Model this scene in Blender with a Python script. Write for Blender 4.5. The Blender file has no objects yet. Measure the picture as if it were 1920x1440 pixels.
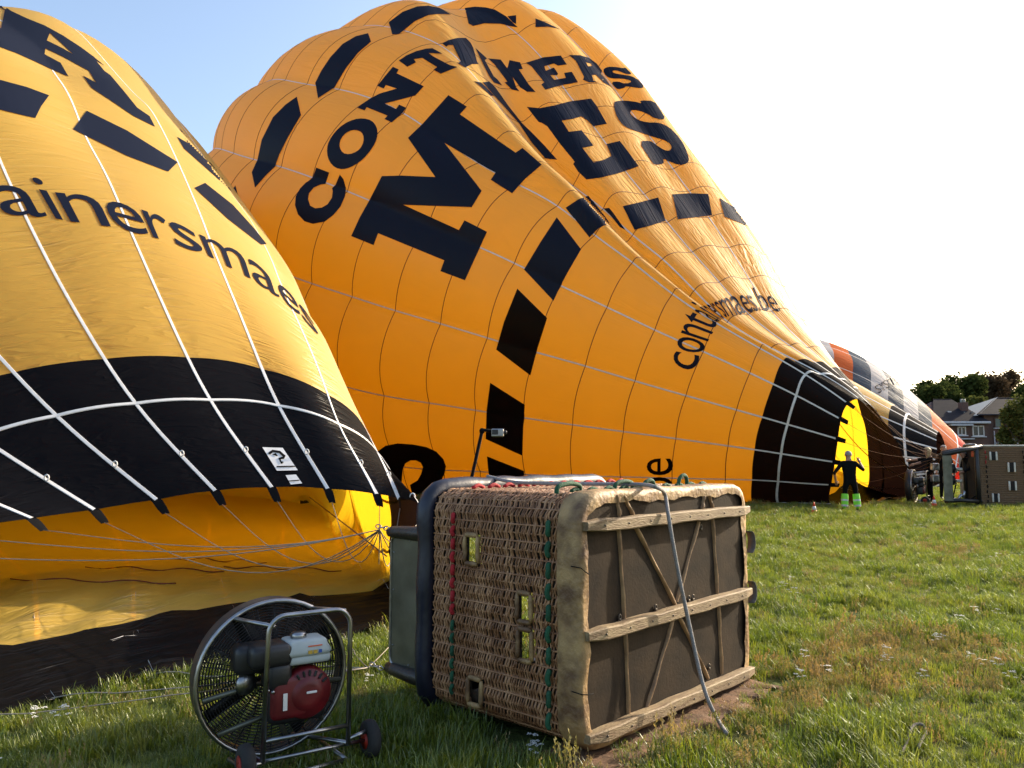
import bpy, bmesh, math, random
import numpy as np
from mathutils import Vector, Matrix
from mathutils.bvhtree import BVHTree
from mathutils.geometry import tessellate_polygon

random.seed(7); np.random.seed(7)
scene = bpy.context.scene
COL = scene.collection
PI = math.pi
R = math.radians

# ------------------------------------------------------------------ camera
F, CX, CY, CAMH, HOR = 1443.0, 960.0, 720.0, 1.6, 857.0      # photo pixels, metres
PITCH = math.atan((HOR - CY) / F)
CP, SP = math.cos(PITCH), math.sin(PITCH)
cam_d = bpy.data.cameras.new('camera')
cam = bpy.data.objects.new('camera', cam_d)
COL.objects.link(cam)
cam_d.sensor_width = 36.0
cam_d.lens = 36.0 * F / 1920.0
cam_d.clip_end = 3000
cam.location = (0, 0, CAMH)
cam.rotation_euler = (PI / 2 + PITCH, 0, 0)
scene.camera = cam

# ------------------------------------------------------------------ sky, sun, exposure
SUN_AZ, SUN_EL = R(56), R(24)          # azimuth measured from +Y towards +X
world = bpy.data.worlds.new('World')
scene.world = world
world.use_nodes = True
wn = world.node_tree.nodes
wn.clear()
sky = wn.new('ShaderNodeTexSky')
sky.sky_type = 'NISHITA'
sky.sun_disc = False
sky.sun_elevation = SUN_EL
sky.sun_rotation = SUN_AZ
sky.altitude = 0
sky.air_density = 1.0
sky.dust_density = 2.6
sky.ozone_density = 0.7
bg = wn.new('ShaderNodeBackground')
bg.inputs['Strength'].default_value = 0.15
wo = wn.new('ShaderNodeOutputWorld')
world.node_tree.links.new(sky.outputs[0], bg.inputs[0])
world.node_tree.links.new(bg.outputs[0], wo.inputs[0])
sun_d = bpy.data.lights.new('sun', 'SUN')
sun_d.energy = 4.0
sun_d.angle = R(0.55)
sun_d.color = (1.0, 0.84, 0.62)
sun = bpy.data.objects.new('sun', sun_d)
COL.objects.link(sun)
SDIR = Vector((math.sin(SUN_AZ) * math.cos(SUN_EL), math.cos(SUN_AZ) * math.cos(SUN_EL), math.sin(SUN_EL)))
sun.rotation_euler = SDIR.to_track_quat('Z', 'Y').to_euler()
sun.location = SDIR * 60
vs = scene.view_settings
vs.view_transform = 'Standard'
vs.look = 'None'
vs.exposure = 1.18
vs.gamma = 1.0
vs.use_curve_mapping = False
scene.cycles.max_bounces = 14
scene.cycles.diffuse_bounces = 6
scene.cycles.transmission_bounces = 10
scene.cycles.transparent_max_bounces = 12
scene.cycles.sample_clamp_indirect = 8.0
scene.cycles.use_adaptive_sampling = True
scene.cycles.adaptive_threshold = 0.02
scene.cycles.use_denoising = True

# ------------------------------------------------------------------ pixel helpers (a pixel only gives a direction)
def ray(px, py):
    a = (px - CX) / F
    b = (CY - py) / F
    return Vector((a, CP - b * SP, SP + b * CP))
CAM = Vector((0, 0, CAMH))
def ground(px, py, z=0.0):
    r = ray(px, py)
    return CAM + r * ((z - CAMH) / r.z)
def at_y(px, py, y):
    r = ray(px, py)
    return CAM + r * (y / r.y)
def np_proj(p):
    z = p[..., 2] - CAMH
    d = p[..., 1] * CP + z * SP
    u = -p[..., 1] * SP + z * CP
    return np.stack([CX + F * p[..., 0] / d, CY - F * u / d], -1)

# ------------------------------------------------------------------ naming helpers
def link(o, parent=None):
    COL.objects.link(o)
    if parent is not None:
        o.parent = parent
    return o
def tag(o, label=None, cat=None, group=None, kind=None):
    if label: o['label'] = label
    if cat: o['category'] = cat
    if group: o['group'] = group
    if kind: o['kind'] = kind
    return o
def thing(name, label, cat, loc=(0, 0, 0), rz=0.0, group=None):
    o = bpy.data.objects.new(name, None)
    o.empty_display_size = 0.2
    o.location = loc
    o.rotation_euler = (0, 0, rz)
    link(o)
    return tag(o, label, cat, group)
def mesh_obj(name, verts, faces, mat, parent=None, smooth=False):
    me = bpy.data.meshes.new(name)
    me.from_pydata([tuple(v) for v in verts], [], [tuple(f) for f in faces])
    me.update()
    if smooth:
        me.polygons.foreach_set('use_smooth', [True] * len(me.polygons))
    for m in (mat if isinstance(mat, (list, tuple)) else [mat]):
        me.materials.append(m)
    o = bpy.data.objects.new(name, me)
    return link(o, parent)
def bm_obj(name, bm, mat, parent=None, smooth=False):
    me = bpy.data.meshes.new(name)
    bm.to_mesh(me)
    bm.free()
    if smooth:
        me.polygons.foreach_set('use_smooth', [True] * len(me.polygons))
    for m in (mat if isinstance(mat, (list, tuple)) else [mat]):
        me.materials.append(m)
    o = bpy.data.objects.new(name, me)
    return link(o, parent)
def copy_tree(o, parent=None):
    c = o.copy()
    COL.objects.link(c)
    c.parent = parent
    for ch in o.children:
        copy_tree(ch, c)
    return c

# ------------------------------------------------------------------ shape helpers
def bx(bm, c, s, rot=None, bev=0.0, seg=1):
    """box centred at c with full size s, optional rotation Matrix, bevelled"""
    r = bmesh.ops.create_cube(bm, size=1.0)
    vs_ = r['verts']
    for v in vs_:
        v.co = Vector((v.co.x * s[0], v.co.y * s[1], v.co.z * s[2]))
    if bev > 0:
        es = list({e for v in vs_ for e in v.link_edges})
        rr = bmesh.ops.bevel(bm, geom=es, offset=bev, segments=seg, affect='EDGES', profile=0.5)
        vs_ = list({v for f in rr['faces'] for v in f.verts} | {v for v in vs_ if v.is_valid})
    for v in vs_:
        co = rot @ v.co if rot is not None else v.co
        v.co = co + Vector(c)
    return vs_
def tube(bm, pts, rad, n=8, closed=False, caps=True):
    """tube along points; rad a number or a list"""
    P = [Vector(p) for p in pts]
    m = len(P)
    rings = []
    prev = None
    for i, p in enumerate(P):
        if closed:
            t = (P[(i + 1) % m] - P[(i - 1) % m])
        else:
            t = P[min(i + 1, m - 1)] - P[max(i - 1, 0)]
        if t.length < 1e-9:
            t = Vector((0, 0, 1))
        t.normalize()
        if prev is None:
            a = Vector((0, 0, 1)) if abs(t.z) < 0.9 else Vector((1, 0, 0))
            x = a.cross(t).normalized()
        else:
            x = (prev - t * prev.dot(t))
            if x.length < 1e-6:
                x = Vector((1, 0, 0)).cross(t)
            x.normalize()
        prev = x
        y = t.cross(x)
        r = rad[i] if isinstance(rad, (list, tuple)) else rad
        rings.append([bm.verts.new(p + (x * math.cos(2 * PI * k / n) + y * math.sin(2 * PI * k / n)) * r) for k in range(n)])
    for i in range(m if closed else m - 1):
        a, b = rings[i], rings[(i + 1) % m]
        for k in range(n):
            bm.faces.new((a[k], a[(k + 1) % n], b[(k + 1) % n], b[k]))
    if caps and not closed:
        bm.faces.new(rings[0][::-1])
        bm.faces.new(rings[-1])
def tube_obj(name, pts, rad, mat, parent=None, n=8, closed=False):
    bm = bmesh.new()
    tube(bm, pts, rad, n, closed)
    return bm_obj(name, bm, mat, parent, True)
def lathe(bm, prof, n=24, c=(0, 0, 0), rot=None, cap=True):
    """profile of (r, z) revolved about local z"""
    rings = []
    for r, z in prof:
        ring = []
        for k in range(n):
            a = 2 * PI * k / n
            co = Vector((r * math.cos(a), r * math.sin(a), z))
            co = (rot @ co if rot is not None else co) + Vector(c)
            ring.append(bm.verts.new(co))
        rings.append(ring)
    for i in range(len(rings) - 1):
        for k in range(n):
            bm.faces.new((rings[i][k], rings[i][(k + 1) % n], rings[i + 1][(k + 1) % n], rings[i + 1][k]))
    if cap:
        bm.faces.new(rings[0][::-1])
        bm.faces.new(rings[-1])
def smooth_path(pts, n=8):
    """Catmull-Rom through points"""
    P = [Vector(p) for p in pts]
    P = [P[0] * 2 - P[1]] + P + [P[-1] * 2 - P[-2]]
    out = []
    for i in range(1, len(P) - 2):
        for k in range(n):
            t = k / n
            a, b, c, d = P[i - 1], P[i], P[i + 1], P[i + 2]
            out.append(0.5 * ((2 * b) + (c - a) * t + (2 * a - 5 * b + 4 * c - d) * t * t + (3 * b - a - 3 * c + d) * t ** 3))
    out.append(P[-2])
    return out

# ------------------------------------------------------------------ materials
def nodes_of(name):
    m = bpy.data.materials.new(name)
    m.use_nodes = True
    nt = m.node_tree
    nt.nodes.clear()
    out = nt.nodes.new('ShaderNodeOutputMaterial')
    return m, nt, out
def noise_col(nt, c1, c2, scale, detail=4.0, coord='Object', stretch=(1, 1, 1), lo=0.3, hi=0.7):
    tc = nt.nodes.new('ShaderNodeTexCoord')
    mp = nt.nodes.new('ShaderNodeMapping')
    mp.inputs['Scale'].default_value = stretch
    nt.links.new(tc.outputs[coord], mp.inputs[0])
    no = nt.nodes.new('ShaderNodeTexNoise')
    no.inputs['Scale'].default_value = scale
    no.inputs['Detail'].default_value = detail
    nt.links.new(mp.outputs[0], no.inputs['Vector'])
    cr = nt.nodes.new('ShaderNodeValToRGB')
    cr.color_ramp.elements[0].position = lo
    cr.color_ramp.elements[1].position = hi
    cr.color_ramp.elements[0].color = (*c1, 1)
    cr.color_ramp.elements[1].color = (*c2, 1)
    nt.links.new(no.outputs[0], cr.inputs[0])
    return cr.outputs[0], no.outputs[0], mp.outputs[0]
def pmat(name, c, rough=0.6, metal=0.0, c2=None, scale=8.0, bump=0.0, bscale=None, stretch=(1, 1, 1), spec=0.5, coat=0.0, lo=0.3, hi=0.7):
    m, nt, out = nodes_of(name)
    p = nt.nodes.new('ShaderNodeBsdfPrincipled')
    p.inputs['Roughness'].default_value = rough
    p.inputs['Metallic'].default_value = metal
    p.inputs['Specular IOR Level'].default_value = spec
    p.inputs['Coat Weight'].default_value = coat
    if c2 is None:
        c2 = tuple(x * 0.72 for x in c)
    col, fac, vec = noise_col(nt, c2, c, scale, stretch=stretch, lo=lo, hi=hi)
    nt.links.new(col, p.inputs['Base Color'])
    if bump > 0:
        no = nt.nodes.new('ShaderNodeTexNoise')
        no.inputs['Scale'].default_value = bscale or scale * 4
        no.inputs['Detail'].default_value = 5
        nt.links.new(vec, no.inputs['Vector'])
        b = nt.nodes.new('ShaderNodeBump')
        b.inputs['Strength'].default_value = min(1.0, bump)
        b.inputs['Distance'].default_value = 0.01
        nt.links.new(no.outputs[0], b.inputs['Height'])
        nt.links.new(b.outputs[0], p.inputs['Normal'])
    nt.links.new(p.outputs[0], out.inputs[0])
    return m
def fabric(name, refl, trans, tfac=0.5, gloss=0.05, rough=0.35, wscale=(9.0, 0.8), wdist=0.16):
    """thin coated nylon: reflects and lets light through; wrinkles from a bump in (gore, row) space"""
    m, nt, out = nodes_of(name)
    N_ = nt.nodes.new
    L_ = nt.links.new
    uv = N_('ShaderNodeUVMap'); uv.uv_map = 'cloth'
    mp = N_('ShaderNodeMapping'); mp.inputs['Scale'].default_value = (wscale[0], wscale[1], 1)
    L_(uv.outputs[0], mp.inputs[0])
    no = N_('ShaderNodeTexNoise'); no.inputs['Scale'].default_value = 1.0; no.inputs['Detail'].default_value = 3.0; no.inputs['Distortion'].default_value = 0.6
    L_(mp.outputs[0], no.inputs['Vector'])
    rg = N_('ShaderNodeMath'); rg.operation = 'SUBTRACT'; rg.inputs[1].default_value = 0.5
    L_(no.outputs[0], rg.inputs[0])
    ab = N_('ShaderNodeMath'); ab.operation = 'ABSOLUTE'
    L_(rg.outputs[0], ab.inputs[0])
    at = N_('ShaderNodeAttribute'); at.attribute_name = 'wrinkle'
    ml = N_('ShaderNodeMath'); ml.operation = 'MULTIPLY'
    L_(ab.outputs[0], ml.inputs[0]); L_(at.outputs['Fac'], ml.inputs[1])
    bp = N_('ShaderNodeBump'); bp.inputs['Strength'].default_value = 1.0; bp.inputs['Distance'].default_value = wdist; bp.invert = True
    L_(ml.outputs[0], bp.inputs['Height'])
    geo = N_('ShaderNodeTexCoord')
    n2 = N_('ShaderNodeTexNoise'); n2.inputs['Scale'].default_value = 0.6; n2.inputs['Detail'].default_value = 6
    L_(geo.outputs['Object'], n2.inputs['Vector'])
    def tint(c):
        mx = N_('ShaderNodeMix'); mx.data_type = 'RGBA'
        mx.inputs['A'].default_value = (*[x * 0.92 for x in c], 1); mx.inputs['B'].default_value = (*c, 1)
        L_(n2.outputs[0], mx.inputs['Factor'])
        return mx.outputs['Result']
    d = N_('ShaderNodeBsdfDiffuse'); L_(tint(refl), d.inputs[0]); L_(bp.outputs[0], d.inputs['Normal'])
    t = N_('ShaderNodeBsdfTranslucent'); L_(tint(trans), t.inputs[0]); L_(bp.outputs[0], t.inputs['Normal'])
    mx = N_('ShaderNodeMixShader'); mx.inputs[0].default_value = tfac
    L_(d.outputs[0], mx.inputs[1]); L_(t.outputs[0], mx.inputs[2])
    g = N_('ShaderNodeBsdfGlossy'); g.inputs['Roughness'].default_value = rough; g.inputs[0].default_value = (1, 1, 1, 1); L_(bp.outputs[0], g.inputs['Normal'])
    lw = N_('ShaderNodeLayerWeight'); lw.inputs[0].default_value = 0.25
    gm = N_('ShaderNodeMath'); gm.operation = 'MULTIPLY'; gm.inputs[1].default_value = gloss * 3
    L_(lw.outputs['Facing'], gm.inputs[0])
    ga = N_('ShaderNodeMath'); ga.operation = 'ADD'; ga.inputs[1].default_value = gloss * 0.4
    L_(gm.outputs[0], ga.inputs[0])
    m2 = N_('ShaderNodeMixShader')
    L_(ga.outputs[0], m2.inputs[0]); L_(mx.outputs[0], m2.inputs[1]); L_(g.outputs[0], m2.inputs[2])
    L_(m2.outputs[0], out.inputs[0])
    return m

M = {}
M['yellow'] = fabric('yellow_fabric', (0.66, 0.43, 0.055), (0.91, 0.53, 0.018), 0.53, gloss=0.04, rough=0.5)
M['yellow_a'] = fabric('yellow_fabric_side_folds', (0.66, 0.43, 0.055), (0.91, 0.53, 0.018), 0.53, gloss=0.04, rough=0.5, wscale=(1.3, 9.0), wdist=0.18)
M['black_f'] = fabric('black_fabric', (0.006, 0.0055, 0.006), (0.010, 0.004, 0.003), 0.3, gloss=0.009)
M['black_a'] = fabric('black_fabric_side_folds', (0.006, 0.0055, 0.006), (0.010, 0.004, 0.003), 0.3, gloss=0.009, wscale=(1.3, 9.0), wdist=0.18)
M['navy_f'] = fabric('navy_lettering_fabric', (0.009, 0.012, 0.026), (0.008, 0.008, 0.014), 0.2, gloss=0.014)
M['tape'] = pmat('white_load_tape', (0.72, 0.70, 0.68), 0.7, c2=(0.6, 0.58, 0.56))
M['seam'] = pmat('dark_seam_thread', (0.16, 0.055, 0.012), 0.8)
M['black'] = pmat('black_webbing', (0.006, 0.006, 0.007), 0.9, spec=0.1)
M['white_f'] = fabric('white_fabric', (0.60, 0.60, 0.62), (0.34, 0.34, 0.38), 0.4, gloss=0.008)
M['slate_f'] = fabric('slate_blue_fabric', (0.075, 0.105, 0.15), (0.06, 0.09, 0.13), 0.4, gloss=0.008)
M['orange_f'] = fabric('orange_fabric', (0.75, 0.20, 0.06), (0.8, 0.22, 0.05), 0.5, gloss=0.008)
M['red_f'] = fabric('red_fabric', (0.6, 0.03, 0.02), (0.6, 0.03, 0.015), 0.5, gloss=0.008)

# ================================================================== balloons
ROWS_STEP = [0, 1, 1.5, 2]
class Balloon:
    """envelope lying on its side. g counts gores (load tapes at whole numbers), l counts fabric rows from the mouth."""
    def __init__(s, q, n=20, bulge=0.05):
        (s.mx, s.my, s.mz, s.az, s.el, s.h, s.St, s.a0, s.p, s.i0, s.kz) = q
        s.N = n
        s.bulge = bulge
        t = np.linspace(0, 1, 401)
        ph = s.a0 - (s.a0 + PI / 2) * t ** s.p
        ds = s.h * s.St / 400
        cs = lambda f: np.concatenate([[0], np.cumsum((f[1:] + f[:-1]) / 2) * ds])
        s.T = t * s.St
        s.X = cs(np.cos(ph))
        s.Rr = cs(np.sin(ph)); s.Rr = s.Rr - s.Rr[-1]
        s.axis = np.array([-math.cos(s.az) * math.cos(s.el), math.sin(s.az) * math.cos(s.el), math.sin(s.el)])
        s.side = np.array([-math.sin(s.az), -math.cos(s.az), 0.0])
        s.up = np.cross(s.side, s.axis)
        if s.up[2] < 0: s.up = -s.up
        s.M = np.array([s.mx, s.my, s.mz])
        s.W = None
        s.extra = None
    def base(s, g, l):
        th = s.i0 - g * 2 * PI / s.N
        X = np.interp(l, s.T, s.X)
        r = np.interp(l, s.T, s.Rr)
        dirv = np.cos(th)[..., None] * s.side + s.kz * np.sin(th)[..., None] * s.up
        return s.M + X[..., None] * s.axis + r[..., None] * dirv, dirv, r
    def feat(s, g, l):
        th = g * 2 * PI / s.N
        k = s.N / (2 * PI)
        return np.stack([np.cos(th) * k, np.sin(th) * k, l * 0.75], -1)
    def fit_warp(s, g, l, target, c=1.0, lam=0.0):
        """smooth 3-D displacement that carries the regular shape onto observed cloth positions"""
        b, _, _ = s.base(g, l)
        s.fp = s.feat(g, l)
        D = np.linalg.norm(s.fp[:, None] - s.fp[None], axis=-1)
        K = -np.sqrt(D ** 2 + c * c)
        n = len(g)
        A = np.zeros((n + 1, n + 1))
        A[:n, :n] = K + np.eye(n) * lam
        A[:n, n] = 1; A[n, :n] = 1
        rhs = np.zeros((n + 1, 3)); rhs[:n] = target - b
        s.W = np.linalg.solve(A, rhs)
        s.c = c
    def warp(s, g, l):
        if s.W is None:
            return 0.0
        f = s.feat(g, l)
        sh = f.shape[:-1]
        f = f.reshape(-1, 3)
        D = np.linalg.norm(f[:, None] - s.fp[None], axis=-1)
        K = -np.sqrt(D ** 2 + s.c ** 2)
        return (K @ s.W[:-1] + s.W[-1]).reshape(*sh, 3)
    def pos(s, g, l):
        g = np.asarray(g, float); l = np.asarray(l, float)
        p, d, r = s.base(g, l)
        fr = g - np.floor(g)
        w = 2 * PI * r / s.N
        amp = s.bulge * (0.35 + 0.9 * np.clip((l - 5) / 9, 0, 1))
        p = p + d * (w * amp * 4 * fr * (1 - fr))[..., None] + s.warp(g, l)
        if s.extra is not None:
            p = p + s.extra(g, l, p, d)
        # lies on the ground
        z = p[..., 2]
        lim = 0.06
        soft = np.where(z < lim + 0.3, lim + 0.3 * np.exp(np.minimum((z - lim - 0.3) / 0.3, 0)), z)
        ripple = 0.05 * (np.sin(g * 5.1 + l * 2.3) * np.sin(l * 8.7 - g * 2.1) + 0.8 * np.abs(np.sin(l * 6.3 + 1.3 * np.sin(g * 2.7))) * (0.6 + 0.4 * np.sin(g * 3.3))) * np.clip((0.5 - z) / 0.5, 0, 1)
        p[..., 2] = np.maximum(soft - 0.25 * np.clip((lim + 0.3 - z) / 0.6, 0, 1) + ripple, 0.03)
        return p

def balloon_rows(St):
    r = [0, 1, 1.5, 2] + list(range(3, int(St) + 1))
    if St - r[-1] < 0.4: r[-1] = St
    else: r.append(St)
    return r

def in_frame(p, m=0):
    pr = np_proj(np.array(p)[None])[0]
    return -m <= pr[0] <= 1920 + m and -m <= pr[1] <= 1440 + m and p[1] > 0.5

def build_balloon(B, name, label, matfun, wrinkle, gsub=8, lsub=5, tape_rows=None, tape_w=0.06, seam_w=0.03, ring_l=1.0, occluders=(), seam_mat='seam', group=None, ring_w=0.07):
    root = thing(name, label, 'hot-air balloon', tuple(B.M * np.array([1, 1, 0])), group=group)
    inv = Vector(root.location)
    rows = balloon_rows(B.St)
    N = B.N
    ls = []
    for i in range(len(rows) - 1):
        n = lsub if rows[i + 1] - rows[i] >= 0.9 else max(3, lsub // 2 + 1)
        ls += list(np.linspace(rows[i], rows[i + 1], n + 1)[:-1])
    ls.append(rows[-1] - 1e-3)
    ls = np.array(ls)
    g0 = -N // 2
    gs = g0 + np.arange(N * gsub + 1) / gsub
    G, Lm = np.meshgrid(gs, ls, indexing='ij')
    # keep each gore's own bulge at its edges
    P = B.pos(G, Lm)
    P[-1] = P[0]
    # normals
    dg = np.empty_like(P); dl = np.empty_like(P)
    dg[1:-1] = P[2:] - P[:-2]; dg[0] = P[1] - P[-2]; dg[-1] = dg[0]
    dl[:, 1:-1] = P[:, 2:] - P[:, :-2]; dl[:, 0] = P[:, 1] - P[:, 0]; dl[:, -1] = P[:, -1] - P[:, -2]
    NN = np.cross(dl, dg)
    NN /= np.maximum(np.linalg.norm(NN, axis=-1, keepdims=True), 1e-9)
    cen = B.M + B.axis * np.interp(Lm, B.T, B.X)[..., None]
    flip = ((NN * (P - cen)).sum(-1)).mean() < 0
    if flip: NN = -NN
    ng, nl = P.shape[:2]
    verts = P.reshape(-1, 3)
    quads = []
    for i in range(ng - 1):
        for j in range(nl - 1):
            a = i * nl + j
            quads.append((a, a + nl, a + nl + 1, a + 1))
    bvh = BVHTree.FromPolygons([Vector(v) for v in verts], quads)
    B.bvh = bvh; B.root = root
    wr = np.clip(wrinkle(G, Lm), 0, 1.5)
    local = P - np.array(inv)
    def patch(nm, i0, i1, j0, j1, mat, parent):
        sub = local[i0:i1 + 1, j0:j1 + 1]
        a, b = sub.shape[:2]
        f = [(i * b + j, (i + 1) * b + j, (i + 1) * b + j + 1, i * b + j + 1) for i in range(a - 1) for j in range(b - 1)]
        if not flip: f = [q_[::-1] for q_ in f]
        me = bpy.data.meshes.new(nm)
        me.from_pydata(sub.reshape(-1, 3).tolist(), [], f)
        # uv + wrinkle
        uvl = me.uv_layers.new(name='cloth')
        gg = G[i0:i1 + 1, j0:j1 + 1].ravel(); l2 = Lm[i0:i1 + 1, j0:j1 + 1].ravel()
        idx = np.empty(len(me.loops), dtype=np.int32); me.loops.foreach_get('vertex_index', idx)
        uvl.data.foreach_set('uv', np.stack([gg[idx], l2[idx]], -1).astype(np.float32).ravel())
        at = me.attributes.new('wrinkle', 'FLOAT', 'POINT')
        at.data.foreach_set('value', wr[i0:i1 + 1, j0:j1 + 1].ravel().astype(np.float32))
        me.polygons.foreach_set('use_smooth', [True] * len(me.polygons))
        me.materials.append(mat)
        me.update()
        me.normals_split_custom_set_from_vertices(NN[i0:i1 + 1, j0:j1 + 1].reshape(-1, 3).tolist())
        o = bpy.data.objects.new(nm, me)
        return link(o, parent)
    jrow = [int(np.argmin(np.abs(ls - r))) for r in rows]
    vis = {}
    for a in range(N):
        for k in range(len(rows) - 1):
            ok = False
            for fi, fj in ((0.5, 0.5), (0.15, 0.5), (0.85, 0.5), (0.5, 0.1), (0.5, 0.9)):
                i = int((a + fi) * gsub); j = int(jrow[k] + (jrow[k + 1] - jrow[k]) * fj)
                c = Vector(P[i, j])
                if not in_frame(P[i, j], 30): continue
                d = c - CAM
                hit = bvh.ray_cast(CAM, d.normalized())
                if hit[0] is None or hit[3] > d.length - 0.25:
                    if not any(o.bvh.ray_cast(CAM, d.normalized())[0] is not None and o.bvh.ray_cast(CAM, d.normalized())[3] < d.length for o in occluders):
                        ok = True; break
            vis[a, k] = ok
    # panels in view are parts; the unseen remainder is one sheet per colour
    hid = {}
    for (a, k), ok in vis.items():
        mat = matfun(g0 + a, rows[k], rows[k + 1])
        if ok:
            patch('panel', a * gsub, (a + 1) * gsub, jrow[k], jrow[k + 1], mat, root)
        else:
            hid.setdefault(mat.name, (mat, []))[1].append((a, k))
    for mn, (mat, cells) in hid.items():
        vv, ff, uvs, ww, nn = [], [], [], [], []
        for a, k in cells:
            i0, i1, j0, j1 = a * gsub, (a + 1) * gsub, jrow[k], jrow[k + 1]
            sub = local[i0:i1 + 1, j0:j1 + 1]; A_, B_ = sub.shape[:2]; o0 = len(vv)
            vv += sub.reshape(-1, 3).tolist()
            nn += NN[i0:i1 + 1, j0:j1 + 1].reshape(-1, 3).tolist()
            uvs += np.stack([G[i0:i1 + 1, j0:j1 + 1].ravel(), Lm[i0:i1 + 1, j0:j1 + 1].ravel()], -1).tolist()
            ww += wr[i0:i1 + 1, j0:j1 + 1].ravel().tolist()
            ff += [(o0 + i * B_ + j, o0 + (i + 1) * B_ + j, o0 + (i + 1) * B_ + j + 1, o0 + i * B_ + j + 1) for i in range(A_ - 1) for j in range(B_ - 1)]
        if not flip: ff = [q_[::-1] for q_ in ff]
        me = bpy.data.meshes.new('rear_fabric')
        me.from_pydata(vv, [], ff)
        uvl = me.uv_layers.new(name='cloth')
        idx = np.empty(len(me.loops), dtype=np.int32); me.loops.foreach_get('vertex_index', idx)
        uvl.data.foreach_set('uv', np.array(uvs, np.float32)[idx].ravel())
        at = me.attributes.new('wrinkle', 'FLOAT', 'POINT'); at.data.foreach_set('value', np.array(ww, np.float32))
        me.polygons.foreach_set('use_smooth', [True] * len(me.polygons))
        me.materials.append(mat); me.update()
        me.normals_split_custom_set_from_vertices(nn)
        link(bpy.data.objects.new('rear_fabric', me), root)
    # tapes and seams: raised ribbons on the cloth
    def ribbon(nm, Pq, Nq, width, off, mat):
        v, f = [], []
        for k in range(len(Pq)):
            p = Vector(Pq[k]); n = Vector(Nq[k])
            t = Vector(Pq[min(k + 1, len(Pq) - 1)]) - Vector(Pq[max(k - 1, 0)])
            s_ = t.cross(n)
            if s_.length < 1e-9: s_ = Vector((1, 0, 0))
            s_.normalize()
            for sg, o_ in ((-1, off * 0.2), (-0.8, off), (0.8, off), (1, off * 0.2)):
                v.append(p + s_ * sg * width / 2 + n * o_ - inv)
        for k in range(len(Pq) - 1):
            for e in range(3):
                a = k * 4 + e
                f.append((a, a + 1, a + 5, a + 4))
        return mesh_obj(nm, v, f, mat, root, False)
    for a in range(N):
        ks = [k for k in range(len(rows) - 1) if vis[a, k] or vis[(a - 1) % N, k]]
        if not ks: continue
        j0, j1 = jrow[min(ks)], jrow[max(ks) + 1]
        i = a * gsub
        # bisector normal of both gores
        ribbon('load_tape', P[i, j0:j1 + 1], NN[i, j0:j1 + 1], tape_w, 0.008, M['tape'])
    for k in range(1, len(rows)):
        l = rows[k]
        aa = [a for a in range(N) if (k < len(rows) - 1 and vis[a, k]) or vis[a, k - 1]]
        if not aa: continue
        # contiguous runs
        aa.sort(); runs = []
        for a in aa:
            if runs and runs[-1][-1] == a - 1: runs[-1].append(a)
            else: runs.append([a])
        for run in runs:
            i0, i1 = run[0] * gsub, (run[-1] + 1) * gsub
            j = jrow[k]
            if l == ring_l:
                ribbon('ring_tape', P[i0:i1 + 1, j], NN[i0:i1 + 1, j], ring_w, 0.012, M['tape'])
            elif l != 1.5 and seam_mat:
                ribbon('seam', P[i0:i1 + 1, j], NN[i0:i1 + 1, j], seam_w, 0.009, M[seam_mat])
    B.P, B.NN, B.G, B.Lm = P, NN, G, Lm
    return root

# ---- flat decorations sewn on the cloth: outlines read from the photograph, laid on the surface they hit
def Z(ox, oy, sc, pts):
    return [(ox + x * sc, oy + y * sc) for x, y in pts]
def clip_cell(poly, x0, y0, x1, y1):
    for ax, val, keep in ((0, x0, 1), (0, x1, -1), (1, y0, 1), (1, y1, -1)):
        out = []
        n = len(poly)
        for i in range(n):
            a, b = poly[i], poly[(i + 1) % n]
            ia = (a[ax] - val) * keep >= -1e-9
            ib = (b[ax] - val) * keep >= -1e-9
            if ia: out.append(a)
            if ia != ib:
                t = (val - a[ax]) / (b[ax] - a[ax])
                out.append((a[0] + (b[0] - a[0]) * t, a[1] + (b[1] - a[1]) * t))
        poly = out
        if len(poly) < 3: return []
    return poly
def tris_of(outer, holes=()):
    loops = [[Vector((x, y, 0)) for x, y in outer]] + [[Vector((x, y, 0)) for x, y in h] for h in holes]
    flat = [p for lp in loops for p in lp]
    return [[(flat[i].x, flat[i].y) for i in t] for t in tessellate_polygon(loops)]
def round_poly(pts, it=1):
    for _ in range(it):
        o = []
        n = len(pts)
        for i in range(n):
            a, b = pts[i], pts[(i + 1) % n]
            o.append((a[0] * .75 + b[0] * .25, a[1] * .75 + b[1] * .25))
            o.append((a[0] * .25 + b[0] * .75, a[1] * .25 + b[1] * .75))
        pts = o
    return pts
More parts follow.
